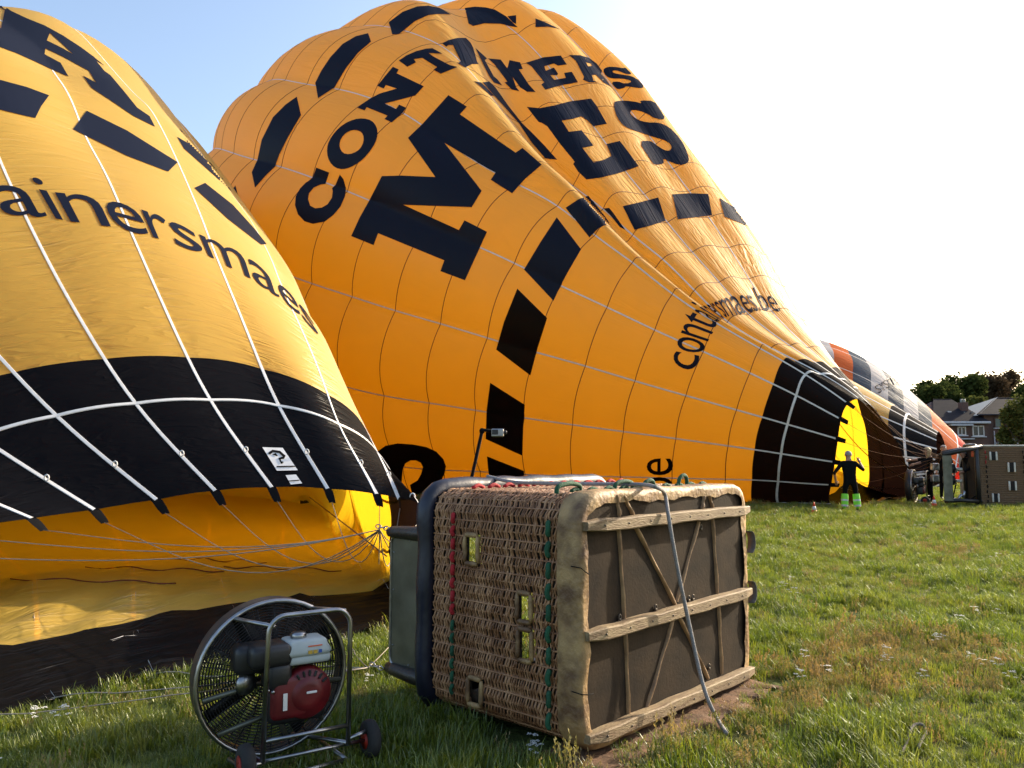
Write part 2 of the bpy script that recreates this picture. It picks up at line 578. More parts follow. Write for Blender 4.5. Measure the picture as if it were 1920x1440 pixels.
def lay_on(B, name, tris, mat, cell=9.0, off=0.022, wrk=0.0, maxdepth=1.2, inside=False, label=None):
    vmap, verts, faces, uvs = {}, [], [], []
    inv = Vector(B.root.location)
    def vert(x, y):
        k = (round(x, 2), round(y, 2))
        if k not in vmap:
            d = ray(x, y).normalized()
            h = B.bvh.ray_cast(CAM, d)
            if inside and h[0] is not None and h[1].dot(d) < 0 and False:
                h = (None,)
            if h[0] is None:
                vmap[k] = None
            else:
                n = h[1]
                if n.dot(d) > 0: n = -n
                if inside: n = -n
                vmap[k] = len(verts)
                verts.append((h[0] + n * off - inv, h[3]))
        return vmap[k]
    for t in tris:
        xs = [p[0] for p in t]; ys = [p[1] for p in t]
        for cx_ in range(int(math.floor(min(xs) / cell)), int(math.floor(max(xs) / cell)) + 1):
            for cy_ in range(int(math.floor(min(ys) / cell)), int(math.floor(max(ys) / cell)) + 1):
                pl = clip_cell(t, cx_ * cell, cy_ * cell, (cx_ + 1) * cell, (cy_ + 1) * cell)
                if not pl: continue
                ids = []
                for x, y in pl:
                    i = vert(x, y)
                    if i is None: ids = None; break
                    if not ids or (i != ids[-1] and i != ids[0]): ids.append(i)
                if ids and len(ids) >= 3:
                    dd = [verts[i][1] for i in ids]
                    if max(dd) - min(dd) < maxdepth: faces.append(ids)
    if not faces: return None
    o = mesh_obj(name, [v[0] for v in verts], faces, mat, B.root, True)
    at = o.data.attributes.new('wrinkle', 'FLOAT', 'POINT')
    at.data.foreach_set('value', [wrk] * len(o.data.vertices))
    uvl = o.data.uv_layers.new(name='cloth')
    for lp in o.data.loops:
        co = o.data.vertices[lp.vertex_index].co
        uvl.data[lp.index].uv = ((co.x * 0.8 + co.y * 0.5) * 0.35, co.z * 0.35)
    if label: o['label'] = label
    return o
def text_tris(ch):
    """outline triangles of one glyph of the built-in font, with its advance, in em units"""
    cu = bpy.data.curves.new('glyph', 'FONT')
    cu.body = ch; cu.size = 1.0; cu.resolution_u = 4
    o = bpy.data.objects.new('glyph', cu)
    COL.objects.link(o)
    dg = bpy.context.evaluated_depsgraph_get()
    me = bpy.data.meshes.new_from_object(o.evaluated_get(dg))
    me.calc_loop_triangles()
    vs_ = [v.co.copy() for v in me.vertices]
    out = [[(vs_[i].x, vs_[i].y) for i in t.vertices] for t in me.loop_triangles]
    bpy.data.objects.remove(o); bpy.data.curves.remove(cu); bpy.data.meshes.remove(me)
    return out
_gl = {}
def glyph(ch):
    if ch not in _gl: _gl[ch] = text_tris(ch)
    return _gl[ch]
XH = None
def write_on(B, chars, edges, mat, cell=5.0, name='letter', fill=0.9, wrk=0.0, off=0.02):
    """chars[i] sits between edges[i] and edges[i+1]; an edge is (baseline px, x-height px)"""
    global XH
    if XH is None:
        XH = max(y for t in glyph('x') for _, y in t)
    for i, ch in enumerate(chars):
        if ch == ' ': continue
        tr = glyph(ch)
        xs = [x for t in tr for x, _ in t]
        x0, x1 = min(xs), max(xs)
        pad = (1 - fill) / 2
        (b0, t0), (b1, t1) = edges[i], edges[i + 1]
        res = []
        for t in tr:
            q = []
            for x, y in t:
                u = pad + (x - x0) / max(x1 - x0, 1e-6) * (1 - 2 * pad)
                if ch in '.iIl':
                    u = 0.5 + (u - 0.5) * (0.36 if ch == '.' else 0.55)
                v = y / XH
                bx_ = b0[0] + (b1[0] - b0[0]) * u; by_ = b0[1] + (b1[1] - b0[1]) * u
                tx_ = t0[0] + (t1[0] - t0[0]) * u; ty_ = t0[1] + (t1[1] - t0[1]) * u
                q.append((bx_ + (tx_ - bx_) * v, by_ + (ty_ - by_) * v))
            res.append(q)
        lay_on(B, name, res, mat, cell, off, wrk)

# ---- balloon in the middle of the field (fitted to tapes and seams visible in the photograph)
BM = Balloon([12.0468, 26.8138, 2.2705, 0.689, 0.4114, 1.7441, 25.7814, 0.6473, 2.0097, 0.2286, 1.0061], 20, 0.10)
def corr(tab, rowmap):
    g, l, px, py = [], [], [], []
    for gg, d in tab.items():
        for k, (x, y) in d.items():
            g.append(gg); l.append(rowmap(k)); px.append(x); py.append(y)
    return np.array(g, float), np.array(l, float), np.array(px, float), np.array(py, float)
def px_targets(B, g, l, px, py):
    b, _, _ = B.base(g, l)
    out = np.empty_like(b)
    for i in range(len(g)):
        out[i] = at_y(px[i], py[i], b[i, 1])
    return out
rl = lambda k: float(np.interp(k, [0, 1, 2, 3, 30], [0, 1, 1.5, 2, 29]))
TB = {
 0: {0: (1576, 787), 1: (1494, 741), 2: (1450, 721), 3: (1405, 699), 4: (1320, 659), 5: (1228, 619), 6: (1138, 576), 7: (1052, 537), 8: (963, 494), 12: (651, 359), 13: (585, 333), 14.5: (500, 305)},
 1: {0: (1572, 823), 1: (1476, 796), 2: (1430, 782), 3: (1380, 769), 4: (1286, 742), 5: (1190, 715), 6: (1098, 686), 7: (1006, 661), 8: (914, 634), 9: (827, 607), 10: (742, 583), 11: (661, 556), 12: (585, 532)},
 2: {0: (1566, 867), 1: (1464, 851), 2: (1416, 843), 3: (1364, 836), 4: (1268, 822), 5: (1169, 809), 6: (1073, 796), 7: (983, 783), 8: (892, 769), 9: (804, 755), 10: (719, 742)},
 3: {0: (1559, 909), 1: (1459, 902), 2: (1411, 899), 3: (1360, 899), 4: (1261, 897), 5: (1163, 894), 6: (1073, 893), 7: (988, 891), 8: (898, 884), 9: (836, 882), 10: (755, 876)},
 4: {0: (1556, 948), 1: (1460, 948), 2: (1414, 948), 4: (1262, 946), 7: (990, 945)},
 -1: {0: (1590, 757), 1: (1510, 702), 2: (1468, 677), 4: (1344, 606), 5: (1261, 555), 6: (1188, 495), 7: (1117, 445), 8: (1047, 384), 12: (759, 213), 13: (700, 187), 14: (640, 168), 15: (575, 160)},
 -2: {0: (1612, 748), 1: (1546, 702), 2: (1490, 673), 4: (1362, 600), 5: (1303, 540), 6: (1242, 481), 7: (1186, 433), 10: (1010, 262), 12: (872, 131), 13: (822, 96), 14.3: (748, 64), 15.7: (690, 50)},
 -3: {0: (1632, 760), 1: (1580, 714), 2: (1525, 675), 4: (1404, 588), 5: (1350, 527), 6: (1297, 472), 7: (1251, 415), 8: (1209, 364), 8.8: (1173, 323), 12.1: (1057, 164), 13.4: (1017, 104), 14: (970, 53), 15.6: (890, 8)},
 -4: {0: (1652, 785), 1: (1606, 730), 2: (1555, 687), 4: (1445, 583), 5: (1405, 522), 6: (1367, 463), 7: (1330, 405), 8: (1292, 352), 8.8: (1270, 320), 11.6: (1180, 190), 12.1: (1166, 169), 14: (1062, 58), 15.6: (985, 18)},
 -5: {0: (1678, 825), 2: (1587, 708), 4: (1500, 593), 5: (1465, 533), 6: (1432, 475), 7: (1396, 420), 9: (1330, 330), 12: (1200, 160)},
 -6: {0: (1700, 875), 2: (1616, 780), 4: (1535, 665), 6: (1440, 520), 9: (1310, 360), 12: (1180, 200)},
 -8: {0: (1708, 915), 3: (1600, 900), 6: (1420, 640), 9: (1280, 470)},
}
g_, l_, px_, py_ = corr(TB, rl)
tg_ = px_targets(BM, g_, l_, px_, py_)
lipb = [(5, 0, 1600, 950), (6.5, 0, 1650, 945), (8, 0, 1685, 940), (9.5, 0, 1700, 936), (11, 0, 1706, 934)]
g_ = np.concatenate([g_, [a[0] for a in lipb]]); l_ = np.concatenate([l_, [a[1] for a in lipb]])
tg_ = np.concatenate([tg_, [tuple(ground(a[2], a[3])) for a in lipb]])
# far side and crown stay as the regular shape
fg, fl = np.meshgrid(np.array([5, 6.5, 8, 9, 10.5]), np.array([4, 9, 15, 21]))
fb, _, _ = BM.base(fg.ravel(), fl.ravel())
cg, cl = np.meshgrid(np.arange(-8, 12, 2.0), np.array([19, 25]))
cb, _, _ = BM.base(cg.ravel(), cl.ravel())
BM.fit_warp(np.concatenate([g_, fg.ravel(), cg.ravel()]), np.concatenate([l_, fl.ravel(), cl.ravel()]), np.concatenate([tg_, fb, cb]), 0.8, 0.06)
def fold_B(g, l, p, d):
    """deep valley where the slack cloth has not filled yet, with a ridge on its lower side"""
    gg = (g + 10) % 20 - 10
    gc = np.interp(l, [0, 2, 5, 8, 10, 12, 14, 17], [-1.75, -1.75, -1.62, -1.92, -2.2, -2.5, -2.72, -2.9])
    x = gg - gc
    amp = np.interp(l, [0, 1, 3, 6, 10, 13, 15, 18], [0.0, 0.08, 0.35, 0.65, 0.95, 0.9, 0.4, 0.0])
    val = -np.exp(-(x / 0.28) ** 2) + 0.42 * np.exp(-((x - 0.42) / 0.3) ** 2)
    # second shallow valley between the far letters
    x2 = gg - np.interp(l, [0, 8, 11, 14], [-3.6, -3.75, -3.95, -3.6])
    v2 = -0.30 * np.exp(-(x2 / 0.3) ** 2) * np.interp(l, [5, 8, 13, 15], [0, 0.8, 1.0, 0.3])
    sag = -0.05 * np.clip((-1.9 - gg), 0, 1) * np.clip((gg + 6.5), 0, 1) * np.sin((gg + 2) * 2 * PI * 1.0 + 0.6) * np.interp(l, [0, 2, 12, 16], [0.2, 1, 1, 0])
    return d * ((val * amp + v2 + sag))[..., None]
BM.extra = fold_B
def wr_B(g, l):
    gg = (g + 10) % 20 - 10
    w = np.interp(gg, [-9, -7, -6, -2.2, -1.7, -1.2, -0.6, 0.2], [0.3, 0.8, 1, 1, 1, 0.55, 0.12, 0.03])
    return w * np.interp(l, [0, 3, 14, 17], [0.8, 1, 1, 0.1]) + 0.03 + 0.10 * np.clip(1 - np.abs(g - np.round(g)) / 0.2, 0, 1) * np.interp(l, [0, 2, 8], [1, 1, 0.4])
BLACK_ROWS = lambda m1, m2: (lambda g, l0, l1: m2 if l1 <= 1.5 else m1)
TA = {
 0: {0: (177, 956)}, -1: {0: (294, 937), 1: (106, 781), 1.5: (25, 697)},
 -2: {0: (404, 920), 1: (254, 758), 1.5: (196, 672), 3.5: (60, 430)},
 -3: {0: (510, 914), 1: (394, 751), 1.5: (352, 670), 3.5: (237, 415), 6: (158, 253), 8.2: (97, 133)},
 -4: {0: (615, 917), 1: (522, 761), 1.5: (492, 692), 3.5: (403, 475), 6: (345, 330), 8: (283, 205)},
 -5: {0: (708, 927), 1: (633, 795), 1.5: (615, 740), 3.5: (545, 575), 6: (508, 485)},
 -6: {1: (708, 850), 1.5: (690, 812), 3.5: (618, 662), 6: (566, 556), 9: (478, 425)},
}
TA[-2].update({6: (-42, 190), 8.5: (-120, 30)})
TA[-3].update({10: (35, 62)})
TA[-4].update({10: (212, 132), 12: (120, 60)})
TA[-5].update({8: (452, 388), 10: (398, 318), 12.5: (300, 214)})

# ---- balloon by the near basket: same envelope, closer
BA = Balloon([-3.4201, 9.993, -0.2536, 0.7291, 0.23, 1.7441, 25.7814, 0.637, 2.0097, 0.6175, 0.7775], 20, 0.04)
g_, l_, px_, py_ = corr(TA, lambda k: k)
tg_ = px_targets(BA, g_, l_, px_, py_)
# lip drawn forward by its wires, its shape set to shade the mouth floor
for i in range(len(g_)):
    pull = {-2: .02, -3: .05, -4: .09, -5: .135}.get(int(g_[i]), 0) * max(0.0, 1 - l_[i] / 5.5)
    if pull: tg_[i] = at_y(px_[i], py_[i], tg_[i][1] * (1 - pull))
ex = []   # the lower lip lies spread on the grass, the right edge hangs towards the basket
def addg(g, l, px, py, z=0.03): ex.append((g, l, *ground(px, py, z)))
def addy(g, l, px, py, y): ex.append((g, l, *at_y(px, py, y)))
addy(-6, 0, 748, 936, 8.7); addy(-7, 0, 787, 950, 7.5); addy(-7, 0.6, 768, 930, 8.6); addy(-8, 0, 806, 1040, 7.6)
addg(-9, 0, 790, 1150); addg(-10, 0, 640, 1195); addg(-11, 0, 470, 1235); addg(-12, 0, 285, 1272); addg(-13, 0, 95, 1318); addg(-14, 0, -130, 1370)
addy(-7, 1.5, 730, 945, 12.2); addy(-8, 1.5, 727, 1030, 11.2)
addg(-9, 1.5, 722, 1102); addg(-10, 1.5, 580, 1118); addg(-11, 1.5, 430, 1132); addg(-12, 1.5, 250, 1168); addg(-13, 1.5, 70, 1200); addg(-14, 1.5, -150, 1235)
addy(-7, 4, 655, 905, 16.5); addg(-9, 4, 640, 1030); addg(-11, 4, 380, 1045); addg(-13, 4, 50, 1080)
addy(1, 0, 60, 972, 8.0); addy(2, 0, -70, 990, 7.4); addy(3, 0, -230, 1020, 6.8); addy(4, 0, -420, 1120, 6.2); addg(5, 0, -420, 1330)
ex = np.array(ex)
fg, fl = np.meshgrid(np.array([3.0, 6, 8, 11]), np.array([8, 14, 20]))
fb, _, _ = BA.base(fg.ravel(), fl.ravel())
cg, cl = np.meshgrid(np.arange(-8, 12, 2.0), np.array([13, 19, 25]))
cb, _, _ = BA.base(cg.ravel(), cl.ravel())
BA.fit_warp(np.concatenate([g_, ex[:, 0], fg.ravel(), cg.ravel()]), np.concatenate([l_, ex[:, 1], fl.ravel(), cl.ravel()]), np.concatenate([tg_, ex[:, 2:], fb, cb]), 0.6, 0.02)
def wr_A(g, l):
    fr = np.abs(g - np.round(g))
    return 0.25 + 0.5 * np.clip(1 - fr / 0.35, 0, 1) * np.interp(l, [0, 1.5, 4, 7], [0.8, 1, 0.7, 0.2])
rootA = build_balloon(BA, 'hot_air_balloon', 'yellow balloon with black lip roped to the near wicker basket, its mouth gaping', BLACK_ROWS(M['yellow_a'], M['black_a']), wr_A, seam_mat=None, tape_w=0.043, ring_w=0.05, gsub=8, lsub=6)
rootB = build_balloon(BM, 'hot_air_balloon', 'huge yellow balloon with big letter M, half inflated behind the man in hi-vis trousers', BLACK_ROWS(M['yellow'], M['black_f']), wr_B, occluders=[BA], gsub=12, lsub=6, tape_w=0.055, seam_w=0.028, ring_w=0.08)

z4 = lambda p: Z(520, 160, .270833, p)
z1 = lambda p: Z(380, 0, .208333, p)
z2 = lambda p: Z(720, 0, .208333, p)
z3 = lambda p: Z(1000, 20, .208333, p)
z5 = lambda p: Z(980, 300, .260417, p)
z50 = lambda p: Z(400, 0, .46875, p)
z6 = lambda p: Z(540, 500, .447917, p)
z7 = lambda p: Z(680, 780, .166667, p)
NV = M['navy_f']; BK = M['black_f']
LET = [
 z4([(1185,70),(1313,150),(1265,203),(1650,468),(1697,436),(1830,552),(1715,650),(1625,750),(1477,657),(1510,607),(1157,402),(1415,733),(1347,845),(875,828),(1258,1002),(1297,935),(1453,1015),(1300,1350),(1130,1287),(1157,1213),(700,1025),(668,1107),(513,1045),(570,920),(640,795),(725,630),(860,626),(1095,637),(905,367),(1010,265),(1100,165)]),
 [(737,126),(748,131),(744,138),(795,162.5),(779,180),(722,194.7),(743,204.7),(749,196.6),(762,202.5),(756,211.5),(735,230.4),(721,224),(727,217.7),(688,202),(684,208),(670,202.5),(695,185),(712,176),(744.6,166.7),(724,160),(720,166.7),(708,161.5),(722,144)],
 z2([(135,550),(200,505),(290,465),(380,442),(435,438),(525,488),(405,482),(440,510),(590,590),(660,607),(580,640),(510,668),(447,632),(478,608),(345,525),(270,537),(290,565),(213,605)]),
 z2([(525,395),(580,365),(660,345),(735,345),(775,385),(800,430),(835,560),(850,580),(790,580),(730,612),(665,575),(690,555),(620,410),(580,410),(560,425)]),
 z2([(820,435),(870,480),(925,530),(905,545),(985,690),(1020,720),(1065,775),(985,745),(945,690),(880,560)]),
 z2([(935,530),(1050,540),(1110,620),(1130,545),(1225,565),(1250,625),(1215,630),(1300,760),(1365,832),(1290,830),(1225,790),(1160,700),(1190,790),(1220,825),(1150,810),(1085,745),(1110,740),(1050,660),(990,580)]),
 z2([(1275,570),(1430,520),(1590,503),(1645,585),(1565,595),(1530,575),(1440,600),(1455,640),(1530,612),(1565,665),(1560,680),(1495,680),(1530,722),(1635,705),(1620,660),(1690,650),(1745,745),(1600,770),(1450,812),(1415,765),(1440,745),(1325,600)]),
 z3([(625,540),(650,515),(690,507),(760,512),(800,522),(830,515),(850,540),(890,575),(830,575),(780,550),(730,540),(710,548),(720,565),(800,580),(880,590),(950,630),(990,680),(985,700),(940,700),(870,688),(825,685),(820,700),(760,713),(730,690),(700,645),(770,640),(800,655),(850,658),(880,645),(870,630),(800,615),(700,615),(650,590)]),
 [(988,201),(1012,203.5),(1037,199),(1067,191),(1108,185.6),(1119,200),(1137.5,233),(1112.5,237.7),(1100,226),(1089.6,219),(1073,224),(1053,227),(1066.7,248),(1089.6,245),(1100,257.5),(1112.5,274),(1091.7,278),(1112.5,305.4),(1133,300),(1145.8,293),(1136.5,271),(1161.5,264.8),(1177,284.6),(1197.4,312.5),(1159.7,325.5),(1125.8,333.9),(1099.8,337),(1084,322),(1075,307.8),(1078,304),(1052,272),(1026,237),(1016,231),(1010,229)],
 z3([(720,830),(750,815),(830,812),(930,825),(975,840),(955,810),(1085,815),(1130,880),(1195,985),(1090,975),(1030,935),(970,910),(900,895),(865,910),(880,945),(940,985),(1020,1010),(1130,1010),(1220,1050),(1290,1120),(1350,1200),(1405,1340),(1380,1380),(1320,1395),(1240,1370),(1160,1330),(1180,1380),(1085,1395),(1040,1330),(945,1180),(1050,1172),(1100,1210),(1180,1260),(1220,1265),(1245,1240),(1230,1200),(1180,1170),(1080,1140),(960,1100),(840,1060),(780,1010),(735,930)]),
 z2([(810,735),(870,745),(990,865),(960,865)]),
 z2([(885,745),(945,737),(1000,790),(1120,960),(1240,1110),(1345,1210),(1440,1305),(1560,1440),(1450,1430),(1330,1290),(1210,1110),(1050,930)]),
]
CURVY = {7, 9}
for i, pl in enumerate(LET):
    lay_on(BM, 'letter', tris_of(round_poly(pl, 1) if i in CURVY else pl), NV, cell=9 if i < 2 else 4, maxdepth=1.2 if i < 2 else 3.5, wrk=0.1 if i < 3 else 0.9)
C_ = z4([(272,570),(362,605),(335,685),(300,690),(255,710),(222,750),(215,790),(230,835),(265,853),(310,848),(350,825),(380,780),(385,735),(380,715),(405,690),(435,618),(460,650),(478,710),(470,770),(440,840),(390,900),(330,945),(250,960),(190,942),(145,895),(124,830),(130,770),(160,715),(200,675),(233,655),(247,640)])
lay_on(BM, 'letter', tris_of(C_), NV)
O_ = round_poly(z4([(595,230),(655,245),(690,290),(697,345),(680,400),(650,450),(600,510),(540,555),(480,580),(430,582),(380,555),(350,500),(345,440),(360,385),(400,325),(460,270),(530,238)]))
Oh = round_poly(z4([(540,310),(585,325),(602,365),(590,420),(555,460),(500,480),(455,470),(432,430),(435,390),(460,345),(500,318)]))
lay_on(BM, 'letter', tris_of(O_, [Oh]), NV)
Rl = z3([(315,402),(420,405),(500,428),(570,480),(620,545),(605,570),(650,620),(700,690),(630,650),(560,580),(525,585),(540,635),(590,650),(500,650),(445,625),(455,600),(380,455)])
Rh = z3([(470,468),(515,480),(525,500),(490,505)])
lay_on(BM, 'letter', tris_of(Rl, [Rh]), NV, cell=4, maxdepth=3.5, wrk=0.9)
S_ = z7([(120,430),(260,330),(400,303),(560,315),(720,345),(830,395),(910,480),(940,560),(925,640),(890,720),(850,770),(955,775),(957,820),(880,820),(720,955),(575,960),(535,770),(620,720),(660,650),(680,570),(655,520),(600,495),(540,495),(480,530),(455,590),(445,700),(432,870),(500,980),(600,1010),(640,1040),(620,1100),(300,1100),(120,1000)])
lay_on(BM, 'letter', tris_of(S_), BK)
DASH = [
 z5([(245,415),(420,645),(330,800),(275,900),(222,1015),(10,790),(130,590)]),
 z6([(960,92),(1085,215),(1045,340),(1015,455),(872,347),(905,230)]),
 z6([(847,485),(992,577),(985,680),(982,790),(828,720),(832,600)]),
 z6([(833,792),(988,853),(990,910),(995,985),(855,985),(845,910)]),
 z5([(310,345),(400,285),(475,258),(555,360),(625,455),(550,490),(480,560)]),
 z5([(585,350),(625,345),(660,390),(740,505),(700,485),(640,410)]),
 z5([(720,335),(850,305),(975,272),(1028,440),(920,475),(805,505)]),
 z5([(1075,250),(1200,242),(1335,247),(1362,402),(1240,415),(1115,430)]),
 z5([(1415,275),(1500,330),(1620,385),(1643,488),(1550,450),(1450,410)]),
 z50([(335,388),(352,462),(300,550),(265,620),(248,668),(210,705),(168,752),(155,690),(178,640),(195,560),(240,470),(290,420)]),
 z1([(1490,303),(1517,378),(1400,480),(1290,620),(1190,790),(1040,888),(1015,750),(1070,640),(1150,520),(1260,400),(1380,330)]),
 z2([(45,203),(170,110),(300,62),(400,55),(500,75),(600,133),(500,130),(400,140),(280,195),(135,312),(75,315)]),
 z2([(728,75),(820,63),(920,70),(1000,90),(1100,150),(1205,250),(1130,238),(1050,218),(900,215),(800,238),(760,215)]),
 z2([(1110,150),(1190,140),(1190,220),(1160,205)]),
 z2([(1362,170),(1440,200),(1580,265),(1480,245),(1362,248)]),
 z50([(90,742),(110,822),(75,765)]),
]
for i, pl in enumerate(DASH):
    lay_on(BM, 'dash', tris_of(pl), BK if i in (1, 2, 3) else NV, cell=6 if i < 4 or i > 8 else 3, maxdepth=1.0 if i == 4 else 3.5, wrk=0.9 if 4 <= i <= 8 or i in (12, 14) else 0.08)
zt = lambda x, y: (1150 + .3125 * x, 540 + .3125 * y)
ED = [((480, 512), (352, 462)), ((522, 402), (372, 372)), ((565, 325), (402, 272)), ((600, 262), (440, 198)), ((622, 205), (480, 140)), ((640, 196), (510, 120)), ((648, 190), (530, 112)), ((656, 186), (552, 105)), ((665, 181), (575, 97)), ((673, 177), (596, 90)), ((685, 172), (622, 80)), ((748, 162), (690, 55)), ((797, 150), (742, 48)), ((845, 141), (790, 44)), ((874, 139), (828, 46)), ((893, 137), (850, 46)), ((948, 138), (905, 46)), ((1008, 146), (968, 56))]
write_on(BM, 'containersmaes.be', [(zt(*a), zt(*b)) for a, b in ED], M['navy_f'], cell=5, wrk=0.7)
write_on(BM, '.be', [((1261, 935), (1213, 936)), ((1261, 926), (1213, 927)), ((1261, 892), (1213, 892)), ((1261, 857), (1214, 857))], M['black_f'], cell=5)

# ---- lettering on the near balloon
y6 = lambda p: Z(0, 0, .166667, p)
y1 = lambda p: Z(0, 0, .395833, p)
y2 = lambda p: Z(0, 560, .416667, p)
lay_on(BA, 'letter', tris_of(y6([(-160,-40),(0,45),(130,130),(300,210),(500,290),(700,400),(900,530),(1050,640),(1175,745),(1075,680),(1170,800),(1240,850),(1400,1040),(1540,1215),(1680,1310),(1740,1430),(1500,1310),(1250,1140),(1030,995),(930,855),(1080,935),(1000,805),(900,750),(700,640),(510,550),(500,615),(680,712),(770,868),(600,795),(400,700),(200,610),(0,535),(-160,460),(-160,330),(10,320),(55,120),(-10,85),(-160,40)]), [y6([(560,375),(525,460),(700,545),(820,615),(700,500)])]), NV, off=0.014, cell=6, maxdepth=6)
for pl in (y6([(-150,870),(0,905),(300,985),(550,1078),(460,1200),(393,1335),(200,1290),(0,1240),(-150,1210)]),
           y1([(410,527),(600,620),(840,770),(795,815),(600,740),(345,615)]),
           y1([(970,868),(1100,970),(1200,1080),(1262,1158),(1235,1160),(1080,1040),(920,892)]),
           y1([(838,650),(890,680),(850,610),(1020,800),(1095,905),(1000,820),(870,705)])):
    lay_on(BA, 'dash', tris_of(pl), NV, off=0.014, cell=4, maxdepth=2.0)
EA = [((-95, 396), (-128, 342)), ((0, 402), (-20, 347)), ((95, 409), (62, 354)), ((128, 416), (98, 361)), ((212, 427), (186, 371)), ((285, 445), (262, 393)), ((328, 460), (310, 410)), ((386, 478), (368, 438)), ((474, 526), (459, 478)), ((527, 562), (514, 523)), ((566, 596), (556, 562)), ((600, 634), (590, 610))]
write_on(BA, 'tainersmaes', EA, NV, cell=6, off=0.014)
# maker's patch and small tag sewn on the black lip
lay_on(BA, 'maker_patch', tris_of(y2([(1180,672),(1272,675),(1340,776),(1246,778)])), M['tape'], cell=8, off=0.014, label='white patch with a scribbled emblem')
for pl in ([(1205,700),(1225,685),(1260,690),(1285,712),(1278,726),(1262,728),(1272,748),(1264,748),(1252,722),(1272,716),(1255,700),(1228,696),(1215,708)],
           [(1243,758),(1325,757),(1330,762),(1246,764)], [(1225,706),(1240,700),(1250,712),(1244,714)], [(1264,738),(1274,738),(1276,744),(1268,744)]):
    lay_on(BA, 'patch_print', tris_of(y2(pl)), M['black'], cell=6, off=0.02)
lay_on(BA, 'small_tag', tris_of(y2([(1285,798),(1332,795),(1360,835),(1308,840)])), M['tape'], cell=8, off=0.014)
lay_on(BA, 'patch_print', tris_of(y2([(1297,824),(1346,820),(1349,824),(1300,828)])), M['black'], cell=6, off=0.02)
# letters of the far side, seen through the mouth as dark shapes
for pl in (y2([(1340,880),(1400,880),(1405,960),(1395,1020),(1350,1090),(1310,1100),(1350,1010),(1355,940)]),
           y2([(1100,1070),(1160,975),(1175,990),(1165,1040),(1200,1075),(1235,1035),(1270,1045),(1230,1110),(1210,1140),(1130,1120)])):
    lay_on(BA, 'letter', tris_of(pl), NV, off=0.03, inside=True, maxdepth=3)

# ================================================================== ground
def gz(x, y):
    """gentle unevenness of the meadow, never above the cloth lying on it"""
    return -0.02 + 0.018 * math.sin(x * 0.9 + y * 0.37) * math.cos(y * 0.61 - x * 0.2)
def ground_mat():
    m, nt, out = nodes_of('meadow_soil')
    p = nt.nodes.new('ShaderNodeBsdfPrincipled')
    p.inputs['Roughness'].default_value = 0.95
    p.inputs['Specular IOR Level'].default_value = 0.1
    c1, f1, v1 = noise_col(nt, (0.040, 0.052, 0.014), (0.085, 0.105, 0.028), 0.6, 8.0, 'Object')
    c2, f2, v2 = noise_col(nt, (0, 0, 0), (1, 1, 1), 0.23, 4.0, 'Object', lo=0.5, hi=0.72)
    mx = nt.nodes.new('ShaderNodeMix'); mx.data_type = 'RGBA'
    nt.links.new(c2, mx.inputs['Factor']); nt.links.new(c1, mx.inputs['A'])
    mx.inputs['B'].default_value = (0.15, 0.125, 0.05, 1)
    nt.links.new(mx.outputs['Result'], p.inputs['Base Color'])
    no = nt.nodes.new('ShaderNodeTexNoise'); no.inputs['Scale'].default_value = 14; no.inputs['Detail'].default_value = 8
    nt.links.new(v1, no.inputs['Vector'])
    b = nt.nodes.new('ShaderNodeBump'); b.inputs['Strength'].default_value = 0.9; b.inputs['Distance'].default_value = 0.06
    nt.links.new(no.outputs[0], b.inputs['Height']); nt.links.new(b.outputs[0], p.inputs['Normal'])
    nt.links.new(p.outputs[0], out.inputs[0])
    return m
M['ground'] = ground_mat()
xs = sorted(set([-900, -400, -200, -120, -80] + [x * 0.6 for x in range(-70, 100)] + [80, 120, 200, 400, 900]))
ys = sorted(set([-60, -25, -8] + [y * 0.6 for y in range(0, 100)] + [75, 100, 150, 250, 500, 1000, 1800]))
gv = [(x, y, gz(x, y) if -45 < x < 60 and y < 60 else -0.02) for x in xs for y in ys]
gf = [(i * len(ys) + j, (i + 1) * len(ys) + j, (i + 1) * len(ys) + j + 1, i * len(ys) + j + 1) for i in range(len(xs) - 1) for j in range(len(ys) - 1)]
tag(mesh_obj('ground', gv, gf, M['ground'], smooth=True), kind='structure')
KO = Vector((0.3642, 4.2507, 0.0)); KAZ = 0.73514
KE = Vector((math.sin(KAZ), math.cos(KAZ), 0)); KW = Vector((-math.cos(KAZ), math.sin(KAZ), 0))
# scraped soil where the basket was tipped
M['soil'] = pmat('bare_reddish_soil', (0.17, 0.085, 0.04), 0.95, c2=(0.07, 0.04, 0.02), scale=9, bump=1.0, bscale=30)
sv, sf = [], []
for i in range(31):
    u = -0.10 + 2.12 * i / 30
    for k in range(6):
        b = 0.25 - 0.62 * k / 5 * (1 if k < 5 else 0.75 + 0.3 * math.sin(i * 1.3) + 0.15 * math.sin(i * 3.1))
        p = KO + KE * u + KW * b
        sv.append((p.x, p.y, gz(p.x, p.y) + (0.022 + 0.012 * math.sin(i * 2.1 + k * 1.7)) * (k not in (5,)) * (0 < i < 30) + 0.004 * (k < 5) - 0.01 * (k == 5)))
for i in range(30):
    for k in range(5):
        a = i * 6 + k; sf.append((a, a + 1, a + 7, a + 6))
tag(mesh_obj('bare_soil', sv, sf, M['soil'], smooth=True), kind='structure')

